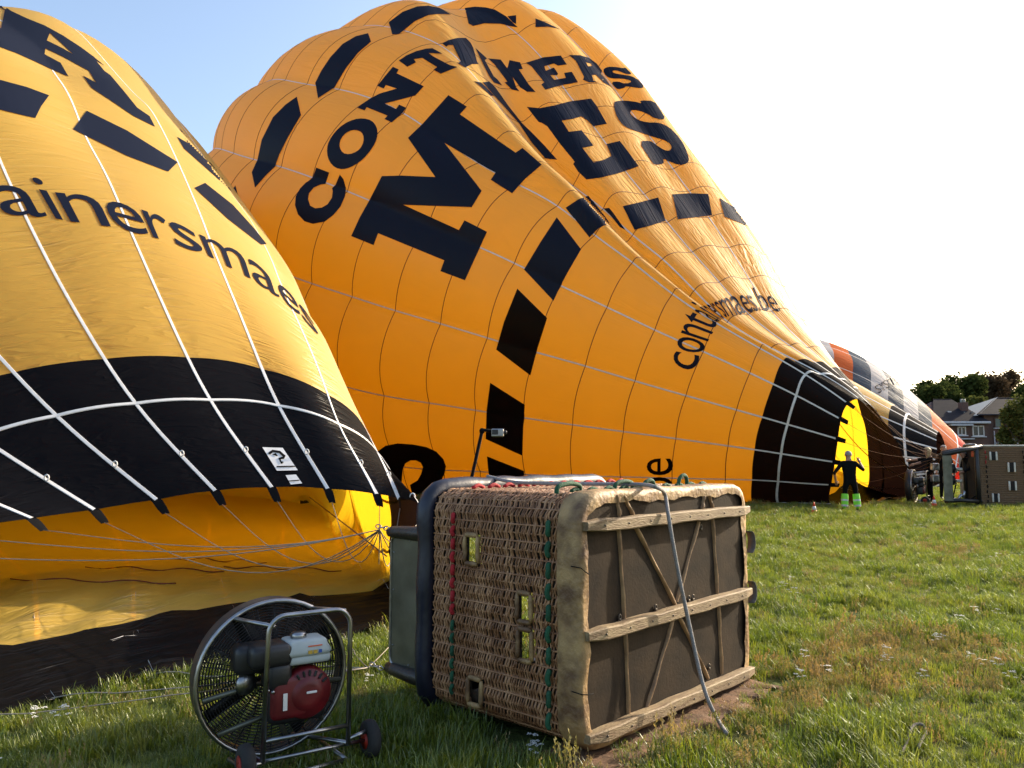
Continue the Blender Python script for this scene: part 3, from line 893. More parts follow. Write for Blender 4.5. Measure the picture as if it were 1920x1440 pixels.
# ================================================================== grass
def blade_mat(name, greens, dry, dry_amt, trans=0.45):
    m, nt, out = nodes_of(name)
    N_ = nt.nodes.new; L_ = nt.links.new
    oi = N_('ShaderNodeObjectInfo')
    geo = N_('ShaderNodeNewGeometry')
    no = N_('ShaderNodeTexNoise'); no.inputs['Scale'].default_value = 0.55; no.inputs['Detail'].default_value = 4
    L_(geo.outputs['Position'], no.inputs['Vector'])
    cr = N_('ShaderNodeValToRGB')
    el = cr.color_ramp.elements
    el[0].color = (*greens[0], 1); el[1].color = (*greens[2], 1)
    e = el.new(0.5); e.color = (*greens[1], 1)
    L_(oi.outputs['Random'], cr.inputs[0])
    mr = N_('ShaderNodeMapRange'); mr.inputs['From Min'].default_value = 0.52; mr.inputs['From Max'].default_value = 0.70; mr.inputs['To Max'].default_value = dry_amt
    L_(no.outputs[0], mr.inputs['Value'])
    mx = N_('ShaderNodeMix'); mx.data_type = 'RGBA'
    L_(mr.outputs[0], mx.inputs['Factor']); L_(cr.outputs[0], mx.inputs['A']); mx.inputs['B'].default_value = (*dry, 1)
    d = N_('ShaderNodeBsdfDiffuse'); L_(mx.outputs['Result'], d.inputs[0])
    t = N_('ShaderNodeBsdfTranslucent')
    br = N_('ShaderNodeMix'); br.data_type = 'RGBA'; br.blend_type = 'MULTIPLY'; br.inputs['Factor'].default_value = 1
    L_(mx.outputs['Result'], br.inputs['A']); br.inputs['B'].default_value = (1.35, 1.35, 0.8, 1)
    L_(br.outputs['Result'], t.inputs[0])
    ms = N_('ShaderNodeMixShader'); ms.inputs[0].default_value = trans
    L_(d.outputs[0], ms.inputs[1]); L_(t.outputs[0], ms.inputs[2])
    g = N_('ShaderNodeBsdfGlossy'); g.inputs['Roughness'].default_value = 0.4; g.inputs[0].default_value = (0.9, 0.95, 0.9, 1)
    m2 = N_('ShaderNodeMixShader'); m2.inputs[0].default_value = 0.05
    L_(ms.outputs[0], m2.inputs[1]); L_(g.outputs[0], m2.inputs[2])
    L_(m2.outputs[0], out.inputs[0])
    return m
M['blade'] = blade_mat('grass_blade', [(0.075, 0.112, 0.012), (0.130, 0.178, 0.018), (0.215, 0.235, 0.030)], (0.23, 0.21, 0.05), 0.4)
M['straw'] = blade_mat('dry_grass', [(0.24, 0.19, 0.07), (0.28, 0.19, 0.09), (0.17, 0.17, 0.05)], (0.28, 0.17, 0.08), 0.6, 0.3)
M['petal'] = pmat('white_petal', (0.78, 0.78, 0.74), 0.7)
src = bpy.data.collections.new('grass_clumps')
def clump(name, n, rad, h0, h1, w, lean, mats, heads=0.0, head_len=0.03, seed=0, flower=False, curl=0.5):
    rnd = random.Random(seed)
    v, f, mi = [], [], []
    for _ in range(n):
        a = rnd.uniform(0, 2 * PI); r = rad * math.sqrt(rnd.random())
        x, y = r * math.cos(a), r * math.sin(a)
        h = rnd.uniform(h0, h1); d = rnd.uniform(0, 2 * PI); ln = rnd.uniform(0.15, 1) * lean * h
        dx, dy = math.cos(d), math.sin(d)
        px, py = -dy * w / 2, dx * w / 2
        b = len(v)
        segs = [(0, 0, 1), (0.4, 0.15, 0.95), (0.75, 0.5, 0.7)]
        for t, q, ww in segs:
            cx_, cy_, cz_ = x + dx * ln * q, y + dy * ln * q, h * t * (1 - 0.0 * q)
            v += [(cx_ - px * ww, cy_ - py * ww, cz_), (cx_ + px * ww, cy_ + py * ww, cz_)]
        tz = h * (1 - curl * 0.3 * rnd.random())
        v.append((x + dx * ln, y + dy * ln, tz))
        f += [(b, b + 1, b + 3, b + 2), (b + 2, b + 3, b + 5, b + 4), (b + 4, b + 5, b + 6)]
        mi += [0, 0, 0]
        if rnd.random() < heads:
            tx, ty = x + dx * ln, y + dy * ln
            for k in range(7):
                q = len(v); hh = tz + head_len * (k / 7 - 0.4)
                aa = rnd.uniform(0, 2 * PI); s = head_len * 0.22
                v += [(tx, ty, hh), (tx + s * math.cos(aa), ty + s * math.sin(aa), hh + s * 0.8), (tx + s * .4 * math.cos(aa + 1), ty + s * .4 * math.sin(aa + 1), hh + s * 1.6)]
                f.append((q, q + 1, q + 2)); mi.append(1)
        if flower:
            tx, ty = x + dx * ln, y + dy * ln
            for k in range(16):
                aa = rnd.uniform(0, 2 * PI); rr = 0.022 * math.sqrt(rnd.random()); s = 0.0045
                cx_, cy_, cz_ = tx + rr * math.cos(aa), ty + rr * math.sin(aa), tz + 0.012 - rr * 0.3 + rnd.uniform(-.003, .003)
                q = len(v)
                v += [(cx_ - s, cy_ - s, cz_), (cx_ + s, cy_ - s, cz_ + .002), (cx_ + s, cy_ + s, cz_), (cx_ - s, cy_ + s, cz_ + .002)]
                f.append((q, q + 1, q + 2, q + 3)); mi.append(1)
    me = bpy.data.meshes.new(name)
    me.from_pydata(v, [], f)
    for m_ in mats: me.materials.append(m_)
    me.polygons.foreach_set('material_index', mi)
    me.update()
    o = bpy.data.objects.new(name, me)
    src.objects.link(o)
BL, ST_, PE = M['blade'], M['straw'], M['petal']
clump('c0', 44, 0.085, 0.04, 0.10, 0.0050, 0.8, [BL], seed=1)
clump('c1', 40, 0.085, 0.05, 0.13, 0.0050, 0.9, [BL], seed=2)
clump('c2', 34, 0.075, 0.08, 0.18, 0.0055, 0.7, [BL], seed=3)
clump('c3', 30, 0.10, 0.05, 0.15, 0.0040, 0.9, [ST_, ST_], 0.5, 0.045, seed=4)
clump('c4', 11, 0.09, 0.10, 0.20, 0.0022, 0.4, [ST_, ST_], 1.0, 0.075, seed=5)
clump('c5', 6, 0.05, 0.12, 0.22, 0.0030, 0.35, [BL, PE], seed=6, flower=True)
clump('c6', 24, 0.06, 0.06, 0.16, 0.0100, 0.9, [BL], seed=8)
def poly_has(poly, x, y):
    ins = False
    n = len(poly)
    for i in range(n):
        x1, y1 = poly[i]; x2, y2 = poly[(i + 1) % n]
        if (y1 > y) != (y2 > y) and x < (x2 - x1) * (y - y1) / (y2 - y1) + x1: ins = not ins
    return ins
KO = Vector((0.3642, 4.2507, 0.0)); KAZ = 0.73514
KE = Vector((math.sin(KAZ), math.cos(KAZ), 0)); KW = Vector((-math.cos(KAZ), math.sin(KAZ), 0))
def kloc(x, y):
    d = Vector((x, y, 0)) - KO
    return d.dot(KE), d.dot(KW)
from mathutils import noise as mnoise
rg = random.Random(11)
gp, grot, gscl, gk = [], [], [], []
fp_, frot, fscl, fk = [], [], [], []
def blocked(x, y):
    a, b = kloc(x, y)
    if -0.02 < a < 2.05 and -0.03 < b < 1.3: return True
    for Bb in (BA, BM):
        h = Bb.bvh.ray_cast(Vector((x, y, -1)), Vector((0, 0, 1)))
        if h[0] is not None and h[0].z < 0.30: return True
    return False
def scatter(y0, y1, dens, sc, flowers):
    wmax = 0.70
    area = wmax * (y1 * y1 - y0 * y0)
    for _ in range(int(area * dens)):
        y = math.sqrt(rg.uniform(y0 * y0, y1 * y1)); x = rg.uniform(-wmax, wmax) * y
        if blocked(x, y): continue
        n1 = mnoise.noise(Vector((x * 0.45, y * 0.45, 3.1))); n2 = mnoise.noise(Vector((x * 1.3, y * 1.3, 9.7))); n3 = mnoise.noise(Vector((x * 0.8, y * 0.8, 21.0)))
        soil = 0
        a, b = kloc(x, y)
        if -0.1 < a < 2.2 and -0.30 < b < 0: soil = 1          # worn strip where the basket was dragged
        r = rg.random()
        if soil and r < 0.72: continue
        if n1 > 0.24 and y < 14 and r < 0.05 + n1 * 0.5: k = 3 if rg.random() < 0.75 else 4
        elif n2 > 0.18: k = 2 if r < 0.8 else 6
        elif r < 0.40: k = 0
        elif r < 0.80: k = 1
        elif r < 0.92: k = 2
        elif r < 0.96: k = 6
        else: k = 3
        s = sc * (1 + 0.45 * n2) * rg.uniform(0.75, 1.25)
        if soil: s *= 0.7
        gp.append((x, y, gz(x, y) - 0.004)); grot.append((rg.uniform(-.15, .15), rg.uniform(-.15, .15), rg.uniform(0, 6.28))); gscl.append((s, s, s * rg.uniform(0.8, 1.2))); gk.append(k)
        if n3 > 0.22 and rg.random() < flowers:
            fp_.append((x + rg.uniform(-.05, .05), y, gz(x, y) - 0.004)); frot.append((0, 0, rg.uniform(0, 6.28))); q = rg.uniform(0.7, 1.15) * min(1.3, sc); fscl.append((q, q, q)); fk.append(5)
scatter(3.2, 7.0, 210, 0.70, 0.03)
scatter(7.0, 13.0, 130, 0.78, 0.015)
scatter(13.0, 21.0, 62, 0.95, 0.01)
scatter(21.0, 40.0, 28, 1.05, 0.0)
scatter(40.0, 72.0, 5.0, 1.9, 0.0)
def scatter_obj(name, pts, rot, scl, kind, label):
    me = bpy.data.meshes.new(name)
    me.from_pydata(pts, [], [])
    for nm, ty, dat in (('rot', 'FLOAT_VECTOR', rot), ('scl', 'FLOAT_VECTOR', scl)):
        at = me.attributes.new(nm, ty, 'POINT'); at.data.foreach_set('vector', np.array(dat, np.float32).ravel())
    at = me.attributes.new('pick', 'INT', 'POINT'); at.data.foreach_set('value', kind)
    o = bpy.data.objects.new(name, me)
    link(o)
    ng = bpy.data.node_groups.new(name + '_scatter', 'GeometryNodeTree')
    ng.interface.new_socket('Geometry', in_out='INPUT', socket_type='NodeSocketGeometry')
    ng.interface.new_socket('Geometry', in_out='OUTPUT', socket_type='NodeSocketGeometry')
    gi = ng.nodes.new('NodeGroupInput'); go = ng.nodes.new('NodeGroupOutput')
    ci = ng.nodes.new('GeometryNodeCollectionInfo'); ci.inputs['Collection'].default_value = src
    ci.inputs['Separate Children'].default_value = True; ci.inputs['Reset Children'].default_value = True
    ip = ng.nodes.new('GeometryNodeInstanceOnPoints'); ip.inputs['Pick Instance'].default_value = True
    def attr(nm, ty):
        a = ng.nodes.new('GeometryNodeInputNamedAttribute'); a.data_type = ty; a.inputs['Name'].default_value = nm
        return a.outputs['Attribute']
    er = ng.nodes.new('FunctionNodeEulerToRotation')
    ng.links.new(attr('rot', 'FLOAT_VECTOR'), er.inputs[0]); ng.links.new(er.outputs[0], ip.inputs['Rotation'])
    ng.links.new(attr('scl', 'FLOAT_VECTOR'), ip.inputs['Scale'])
    ng.links.new(attr('pick', 'INT'), ip.inputs['Instance Index'])
    ng.links.new(gi.outputs[0], ip.inputs['Points']); ng.links.new(ci.outputs[0], ip.inputs['Instance'])
    ng.links.new(ip.outputs[0], go.inputs[0])
    md = o.modifiers.new('scatter', 'NODES'); md.node_group = ng
    return tag(o, label, 'grass' if name == 'grass' else 'flowers', kind='stuff')
scatter_obj('grass', gp, grot, gscl, gk, 'long green meadow grass with dry brown seed heads')
scatter_obj('wildflowers', fp_, frot, fscl, fk, 'small white wildflowers scattered through the meadow grass')

# ================================================================== near basket
def cane_mat():
    m, nt, out = nodes_of('wicker_cane')
    p = nt.nodes.new('ShaderNodeBsdfPrincipled'); p.inputs['Roughness'].default_value = 0.55
    c1, f1, v1 = noise_col(nt, (0.40, 0.26, 0.15), (0.75, 0.62, 0.48), 6.0, 5.0, 'Object', lo=0.3, hi=0.7)
    geo = nt.nodes.new('ShaderNodeNewGeometry')
    cr = nt.nodes.new('ShaderNodeValToRGB')
    cr.color_ramp.elements[0].color = (0.30, 0.165, 0.095, 1); cr.color_ramp.elements[1].color = (0.68, 0.46, 0.30, 1)
    nt.links.new(geo.outputs['Random Per Island'], cr.inputs[0])
    mx = nt.nodes.new('ShaderNodeMix'); mx.data_type = 'RGBA'; mx.blend_type = 'MULTIPLY'; mx.inputs['Factor'].default_value = 1
    nt.links.new(c1, mx.inputs['A']); nt.links.new(cr.outputs[0], mx.inputs['B'])
    nt.links.new(mx.outputs['Result'], p.inputs['Base Color'])
    nt.links.new(p.outputs[0], out.inputs[0])
    return m
M['wicker'] = cane_mat()
M['wicker_dark'] = pmat('wicker_lining', (0.055, 0.035, 0.022), 0.8)
M['hide'] = pmat('rawhide', (0.38, 0.24, 0.10), 0.6, c2=(0.12, 0.06, 0.025), scale=6.0, bump=0.9, bscale=34, lo=0.36, hi=0.62)
M['skid'] = pmat('weathered_ash_skid', (0.27, 0.20, 0.105), 0.7, c2=(0.13, 0.075, 0.035), scale=7.0, stretch=(1, 6, 6), bump=0.6, bscale=30)
M['board'] = pmat('brown_floor_board', (0.042, 0.027, 0.015), 0.85, c2=(0.012, 0.0085, 0.006), scale=5.0, bump=0.2, bscale=50, lo=0.3, hi=0.8, spec=0.15)
M['soilstain'] = pmat('strap_hide', (0.33, 0.20, 0.09), 0.6, c2=(0.17, 0.09, 0.04), scale=9, bump=0.5, bscale=40)
M['navy_vinyl'] = pmat('navy_padding', (0.012, 0.015, 0.032), 0.4, c2=(0.008, 0.009, 0.018), scale=6, bump=0.35, bscale=18)
M['black_sleeve'] = pmat('black_leather_sleeve', (0.016, 0.014, 0.014), 0.42, bump=0.4, bscale=30)
M['steel'] = pmat('brushed_steel', (0.40, 0.40, 0.41), 0.32, 1.0, c2=(0.24, 0.24, 0.25), scale=14)
M['steel_sheet'] = pmat('scuffed_steel_sheet', (0.17, 0.17, 0.135), 0.4, 0.55, c2=(0.08, 0.08, 0.06), scale=4.0, bump=0.1, bscale=12)
M['red_rope'] = pmat('red_rope', (0.42, 0.012, 0.018), 0.8, bump=0.6, bscale=120)
M['green_rope'] = pmat('green_rope', (0.010, 0.085, 0.038), 0.8, bump=0.6, bscale=120)
M['grey_rope'] = pmat('grey_rope', (0.30, 0.29, 0.29), 0.75, c2=(0.2, 0.19, 0.19), scale=60, bump=0.8, bscale=160)
M['wire0'] = pmat('dull_steel', (0.12, 0.10, 0.08), 0.6, 0.7)
M['dull_rope'] = pmat('dirty_rope', (0.17, 0.155, 0.13), 0.9, bump=0.8, bscale=160, spec=0.1)
M['dark_strap'] = pmat('grey_webbing', (0.11, 0.10, 0.095), 0.85, bump=0.5, bscale=160)
KL, KD, KWd = 2.005, 1.241, 1.397
KROT = math.atan2(KE.y, KE.x)
basket = thing('wicker_basket', 'large wicker balloon basket tipped on its side, brown floor with wooden skids', 'basket', tuple(KO), KROT)
def kl(p):
    d = Vector(p) - KO
    return Vector((d.dot(KE), d.dot(KW), d.z))
def on_plane(px, py, axis, val):
    """pixel -> basket coordinates on the plane local[axis] = val"""
    o = kl(CAM); r = ray(px, py); d = Vector((r.dot(KE), r.dot(KW), r.z))
    t = (val - o[axis]) / d[axis]
    return o + d * t
RC = 0.17
def perim(inset=0.0, n_c=8, step=None):
    """rounded-rectangle outline of the basket in the x-z plane"""
    x0, x1, z0, z1 = inset, KL - inset, inset + 0.02, KWd - inset
    r = max(RC - inset, 0.02)
    pts = []
    for cx_, cz_, a0 in ((x0 + r, z0 + r, PI), (x1 - r, z0 + r, 1.5 * PI), (x1 - r, z1 - r, 0), (x0 + r, z1 - r, 0.5 * PI)):
        for k in range(n_c + 1):
            a = a0 + 0.5 * PI * k / n_c
            pts.append((cx_ + r * math.cos(a), cz_ + r * math.sin(a)))
    return pts
def resample(pts, n):
    P = np.array(pts + [pts[0]]); d = np.linalg.norm(np.diff(P, axis=0), axis=1); s = np.concatenate([[0], np.cumsum(d)])
    t = np.linspace(0, s[-1], n, endpoint=False)
    Q = np.stack([np.interp(t, s, P[:, 0]), np.interp(t, s, P[:, 1])], -1)
    T = np.roll(Q, -1, 0) - np.roll(Q, 1, 0); T /= np.linalg.norm(T, axis=1)[:, None]
    return Q, np.stack([T[:, 1], -T[:, 0]], -1), s[-1]       # points, outward normals, length
WIN = []
for x0, y0, x1, y1 in ((873, 1003, 897, 1057), (971, 1112, 996, 1166), (972, 1180, 998, 1239), (878, 1272, 903, 1322)):
    a = on_plane(x0, (y0 + y1) / 2, 0, 0.0); b = on_plane(x1, (y0 + y1) / 2, 0, 0.0)
    c = on_plane((x0 + x1) / 2, y0, 0, 0.0); d = on_plane((x0 + x1) / 2, y1, 0, 0.0)
    WIN.append((min(a.y, b.y), max(a.y, b.y), d.z, c.z))
def in_win(y, x, z, pad=0.0):
    if x > 0.15: return False
    return any(a - pad < y < b + pad and c - pad < z < d + pad for a, b, c, d in WIN)
NST = 132                                   # stakes round the basket
SPL = 5
Q, QN, plen = resample(perim(0.012), NST * SPL)
V, Fc = [], []
rnw = random.Random(5)
ycols = []
y = 0.15
while y < KD - 0.06:
    fine = 0.72 if (0.36 < y < 0.50 or 0.72 < y < 0.86) else 1.0      # two panels of finer cane
    ycols.append((y, 0.0060 * fine)); y += 0.0128 * fine
NS = 5
for ci, (yc, rad) in enumerate(ycols):
    ph = (ci % 2) * PI * 0.42 + rnw.uniform(-.2, .2)
    ang = np.arange(len(Q)) * 2 * PI / SPL / 2 + ph
    jit = np.cumsum(np.random.randn(len(Q)) * 0.0006); jit -= np.linspace(0, jit[-1], len(Q))
    off = 0.0065 * np.cos(ang) + 0.0012 * np.random.randn(len(Q))
    lat = 0.0030 * np.sin(ang * 1.0 + 0.5) + jit
    cx_ = Q[:, 0] + QN[:, 0] * off; cz_ = Q[:, 1] + QN[:, 1] * off; cy_ = yc + lat
    base = len(V)
    for k in range(NS):
        a = 2 * PI * k / NS
        pass
    for i in range(len(Q)):
        nx, nz = QN[i]
        for k in range(NS):
            a = 2 * PI * k / NS + 0.3
            V.append((cx_[i] + nx * rad * math.cos(a), cy_[i] + rad * math.sin(a), cz_[i] + nz * rad * math.cos(a)))
    skip = [in_win(cy_[i], Q[i, 0], Q[i, 1], 0.004) for i in range(len(Q))]
    for i in range(len(Q)):
        j = (i + 1) % len(Q)
        if skip[i] or skip[j]: continue
        for k in range(NS):
            k2 = (k + 1) % NS
            Fc.append((base + i * NS + k, base + i * NS + k2, base + j * NS + k2, base + j * NS + k))
tag(mesh_obj('wicker_weave', V, Fc, M['wicker'], basket, True), kind='stuff')
# stakes the cane is woven round
V, Fc = [], []
Qs, QNs, _ = resample(perim(0.012), NST)
for i in range(NST):
    segs = [(0.13, KD - 0.05)]
    if Qs[i, 0] < 0.15:
        for a, b, c, d in WIN:
            if c - 0.01 < Qs[i, 1] < d + 0.01:
                segs = [t for s0, s1 in segs for t in ((s0, min(s1, a)), (max(s0, b), s1)) if t[1] - t[0] > 0.02]
    for s0, s1 in segs:
        b0 = len(V)
        for yy in (s0, s1):
            for k in range(5):
                a = 2 * PI * k / 5
                V.append((Qs[i, 0] + math.cos(a) * 0.0055, yy, Qs[i, 1] + math.sin(a) * 0.0055))
        for k in range(5):
            Fc.append((b0 + k, b0 + (k + 1) % 5, b0 + 5 + (k + 1) % 5, b0 + 5 + k))
tag(mesh_obj('wicker_stakes', V, Fc, M['wicker'], basket, True), kind='stuff')
# dark lining behind the cane, with the same openings
bm = bmesh.new()
Ql = perim(0.034)
n = len(Ql)
def lin_quad(x0, z0, x1, z1, ya, yb):
    v = [bm.verts.new(c) for c in ((x0, ya, z0), (x1, ya, z1), (x1, yb, z1), (x0, yb, z0))]
    bm.faces.new(v)
for i in range(n):
    (x0, z0), (x1, z1) = Ql[i], Ql[(i + 1) % n]
    if x0 < 0.05 and x1 < 0.05 and abs(z1 - z0) > 0.3:
        lo, hi = min(z0, z1), max(z0, z1)
        zs = sorted({lo, hi} | {v for w in WIN for v in (w[2], w[3]) if lo < v < hi})
        yy = sorted({0.02, KD - 0.03} | {v for w in WIN for v in (w[0], w[1])})
        for a in range(len(zs) - 1):
            for b in range(len(yy) - 1):
                if not in_win((yy[b] + yy[b + 1]) / 2, 0, (zs[a] + zs[a + 1]) / 2):
                    lin_quad(x0, zs[a], x0, zs[a + 1], yy[b], yy[b + 1])
    else:
        lin_quad(x0, z0, x1, z1, 0.02, KD - 0.03)
bm_obj('lining', bm, M['wicker_dark'], basket)
# hide-bound window openings
for a, b, c, d in WIN:
    fr = thing_part = bpy.data.objects.new('window', None); link(fr, basket)
    for p0, p1 in (((a, c), (a, d)), ((b, c), (b, d)), ((a, c), (b, c)), ((a, d), (b, d))):
        hor = abs(p0[1] - p1[1]) < 1e-6
        pts = []
        for t in np.linspace(0.03, 0.97, 6):
            pts.append((-0.006 + rnw.uniform(-.003, .003), p0[0] + (p1[0] - p0[0]) * t, p0[1] + (p1[1] - p0[1]) * t))
        tube_obj('hide_binding', pts, [0.011, 0.016, 0.017, 0.016, 0.016, 0.011] if hor else [0.010, 0.014, 0.015, 0.014, 0.014, 0.010], M['hide'], fr, 8)
# hide band round the floor edge
bm = bmesh.new()
Qh = perim(0.0, 7); Qh2, QN2, _ = resample(Qh, 110)
prof = [(0.004, 0.150), (0.011, 0.12), (0.013, 0.07), (0.012, 0.012), (0.002, -0.012), (-0.025, -0.018), (-0.062, -0.015)]
rings = []
for j, (o_, yy) in enumerate(prof):
    ring = []
    for i in range(len(Qh2)):
        wob = 0.004 * math.sin(i * 1.7 + j) + 0.003 * math.sin(i * 0.6)
        oo = o_
        if j == 6: oo = o_ + 0.013 * math.sin(i * 0.9) * math.sin(i * 0.37) + 0.004 * math.sin(i * 2.7)
        if j == 5: oo = o_ + 0.008 * math.sin(i * 1.3)
        ring.append(bm.verts.new((Qh2[i, 0] + QN2[i, 0] * (oo + wob * (j < 5)), yy - (0.008 * math.sin(i * 0.8) if j >= 5 else 0) , max(0.012, Qh2[i, 1] + QN2[i, 1] * (oo + wob * (j < 5))))))
    rings.append(ring)
for j in range(len(rings) - 1):
    for i in range(len(Qh2)):
        k = (i + 1) % len(Qh2)
        bm.faces.new((rings[j][i], rings[j][k], rings[j + 1][k], rings[j + 1][i]))
bm_obj('hide_edge_band', bm, M['hide'], basket, True)
# cracks/lacing on the band
for px0, py0, px1, py1 in ((1062, 1068, 1104, 1077), (1075, 1306, 1112, 1300)):
    a = on_plane(px0, py0, 1, -0.022); b = on_plane(px1, py1, 1, -0.030)
    a.x = max(a.x, -0.02); 
    tube_obj('lacing_wire', [(a.x - 0.004, a.y + .06, a.z), (a.x, a.y - .006, a.z - .004), ((a.x + b.x) / 2, -0.034, (a.z + b.z) / 2 - 0.006), (b.x, b.y - .004, b.z)], 0.003, M['black'], basket, 6)
# floor board
bm = bmesh.new()
fo = [bm.verts.new((x, 0.0, z)) for x, z in perim(0.015)]
fi_ = [bm.verts.new((x, 0.03, z)) for x, z in perim(0.015)]
bm.faces.new(fo); bm.faces.new(fi_[::-1])
for i in range(len(fo)):
    bm.faces.new((fo[i], fi_[i], fi_[(i + 1) % len(fo)], fo[(i + 1) % len(fo)]))
bm_obj('floor_board', bm, M['board'], basket)
# skids
zsk = []
for (pl, pr) in (((1100, 988), (1388, 958)), ((1108, 1195), (1398, 1113)), ((1118, 1385), (1405, 1262))):
    a = on_plane(*pl, 1, -0.05); b = on_plane(*pr, 1, -0.05)
    zsk.append((a.z, b.z))
for zi, (za, zb) in enumerate(zsk):
    bm = bmesh.new()
    L_ = KL - 0.015
    prev = None
    nseg = 14
    for i in range(nseg + 1):
        x = 0.02 + L_ * i / nseg
        z = za + (zb - za) * i / nseg + 0.003 * math.sin(i * 1.9 + zi)
        h, p = 0.034 + 0.0015 * math.sin(i * 2.3), 0.072 + 0.002 * math.sin(i * 3.1)
        e = 0.7 if i in (0, nseg) else 1.0
        ring = [bm.verts.new((x, yy, z + zz)) for yy, zz in ((-0.006, -h * e), (-p * e + .006, -h * e), (-p * e, -h * e + .007), (-p * e, h * e - .007), (-p * e + .006, h * e), (-0.006, h * e))]
        if prev:
            for k in range(6):
                bm.faces.new((prev[k], prev[(k + 1) % 6], ring[(k + 1) % 6], ring[k]))
        else: bm.faces.new(ring[::-1])
        prev = ring
    bm.faces.new(prev)
    sk = bm_obj('skid', bm, M['skid'], basket)
    for k in range(8):
        x = 0.15 + 0.235 * k
        z = za + (zb - za) * x / L_
        bm = bmesh.new()
        lathe(bm, [(0.0075, -0.002), (0.0065, 0.003), (0.002, 0.005)], 8, (x, -0.0715, z), Matrix.Rotation(PI / 2, 3, 'X'))
        bm_obj('screw_head', bm, M['wire0'], sk, True)
# hide straps over the cables on the floor
zf = lambda x, y: (680 + .395833 * x, 880 + .395833 * y)
for a, b in (((1207, 120), (1222, 222)), ((1240, 125), (1288, 218)), ((1622, 125), (1612, 190)), ((1645, 120), (1663, 185)), ((1218, 285), (1245, 712)), ((1300, 275), (1488, 645)), ((1597, 250), (1492, 628)), ((1662, 232), (1685, 592)), ((1250, 775), (1265, 1168)), ((1473, 718), (1352, 1130)), ((1506, 702), (1642, 992)), ((1690, 645), (1706, 968))):
    p = on_plane(*zf(*a), 1, -0.012); q = on_plane(*zf(*b), 1, -0.012)
    d = (q - p).normalized(); s_ = d.cross(Vector((0, -1, 0))).normalized()
    bm = bmesh.new(); prev = None
    for i in range(9):
        t = i / 8; c = p + (q - p) * t
        w = 0.012 * (1.25 if i in (0, 1, 7, 8) else 1.0) + 0.0015 * math.sin(i * 2.1)
        hh = 0.018 + 0.004 * math.sin(i * 1.3)
        ring = [bm.verts.new(Vector((c.x, 0, c.z)) + s_ * (w * k) + Vector((0, -y_, 0))) for k, y_ in ((-1, -0.002), (-0.75, hh * .6), (0, hh), (0.75, hh * .6), (1, -0.002))]
        if prev:
            for k in range(4): bm.faces.new((prev[k], prev[k + 1], ring[k + 1], ring[k]))
        prev = ring
    bm_obj('strap', bm, M['soilstain'], basket, True)
for a in ((1605, 275), (1390, 655), (1547, 612), (1567, 607), (1220, 703), (1643, 935)):
    p = on_plane(*zf(*a), 1, -0.012)
    bm = bmesh.new()
    tube(bm, [(p.x + 0.012 * math.cos(t), -0.010, p.z + 0.018 * math.sin(t)) for t in np.linspace(0, 2 * PI, 9)[:-1]], 0.0045, 6, True)
    lathe(bm, [(0.009, 0), (0.009, 0.012), (0.004, 0.014)], 8, (p.x, -0.002, p.z - 0.012), Matrix.Rotation(PI / 2, 3, 'X'))
    bm_obj('cable_shackle', bm, M['wire0'], basket, True)
# rim padding
Qr, QNr, _ = resample(perim(-0.005), 90)
tube_obj('rim_padding', [(x + 0.004 * math.sin(i * .9), KD + 0.0 + 0.006 * math.sin(i * 0.45), max(0.062, z + 0.003 * math.sin(i * 1.3))) for i, (x, z) in enumerate(Qr)], [0.060 + 0.003 * math.sin(i * 1.1) for i in range(90)], M['navy_vinyl'], basket, 12, True)
# rope stitches
def stitch_z(yc, z0, z1, nst, mat, rad):
    for k in range(nst):
        za = z0 + (z1 - z0) * (k + 0.10) / nst; zb = z0 + (z1 - z0) * (k + 0.86) / nst
        pts = [(-0.004, yc, za), (-0.016, yc + .003, za + (zb - za) * .2), (-0.020, yc + .005 * (-1) ** k, (za + zb) / 2), (-0.016, yc, za + (zb - za) * .8), (-0.004, yc, zb)]
        tube_obj('rope_stitch', smooth_path(pts, 2), [rad * .55] + [rad] * 7 + [rad * .55], mat, basket, 8)
yr = on_plane(852, 1060, 0, 0).y; yg = on_plane(1031, 1080, 0, 0).y
stitch_z(yr, 0.62, 1.26, 8, M['red_rope'], 0.014)
stitch_z(yr, 0.14, 0.60, 6, M['green_rope'], 0.012)
stitch_z(yg, 0.10, 1.26, 10, M['green_rope'], 0.015)
for k in range(12):
    x = 0.16 + k * 0.15
    tube_obj('rope_stitch', smooth_path([(x, yr, KWd + 0.004), (x + 0.05, yr, KWd + 0.02), (x + 0.10, yr, KWd + 0.004)], 3), 0.013, M['red_rope'], basket, 8)
for (pa, pm, pb) in (((1070, 925), (1085, 905), (1100, 922)), ((1152, 918), (1168, 907), (1180, 916)), ((1207, 915), (1240, 906), (1256, 915)), ((1290, 912), (1303, 897), (1312, 912))):
    a = on_plane(*pa, 2, KWd); b = on_plane(*pb, 2, KWd)
    x0, x1 = a.x, b.x
    if x1 - x0 < 0.12: x1 = x0 + 0.12
    hgt = 0.05 if pm[1] > 904 else 0.075
    pts = [(x0, yg, KWd - 0.005), (x0 + .012, yg - .005, KWd + hgt * .7), ((x0 + x1) / 2, yg - .01, KWd + hgt), (x1 - .012, yg - .005, KWd + hgt * .7), (x1, yg, KWd - 0.005)]
    tube_obj('rope_handle', smooth_path(pts, 5), 0.014, M['green_rope'], basket, 10)
for k in range(10):
    x = 0.2 + k * 0.17
    tube_obj('rope_stitch', smooth_path([(x, yg, KWd + 0.004), (x + 0.04, yg, KWd + 0.016), (x + 0.09, yg, KWd + 0.004)], 3), 0.012, M['green_rope'], basket, 8)
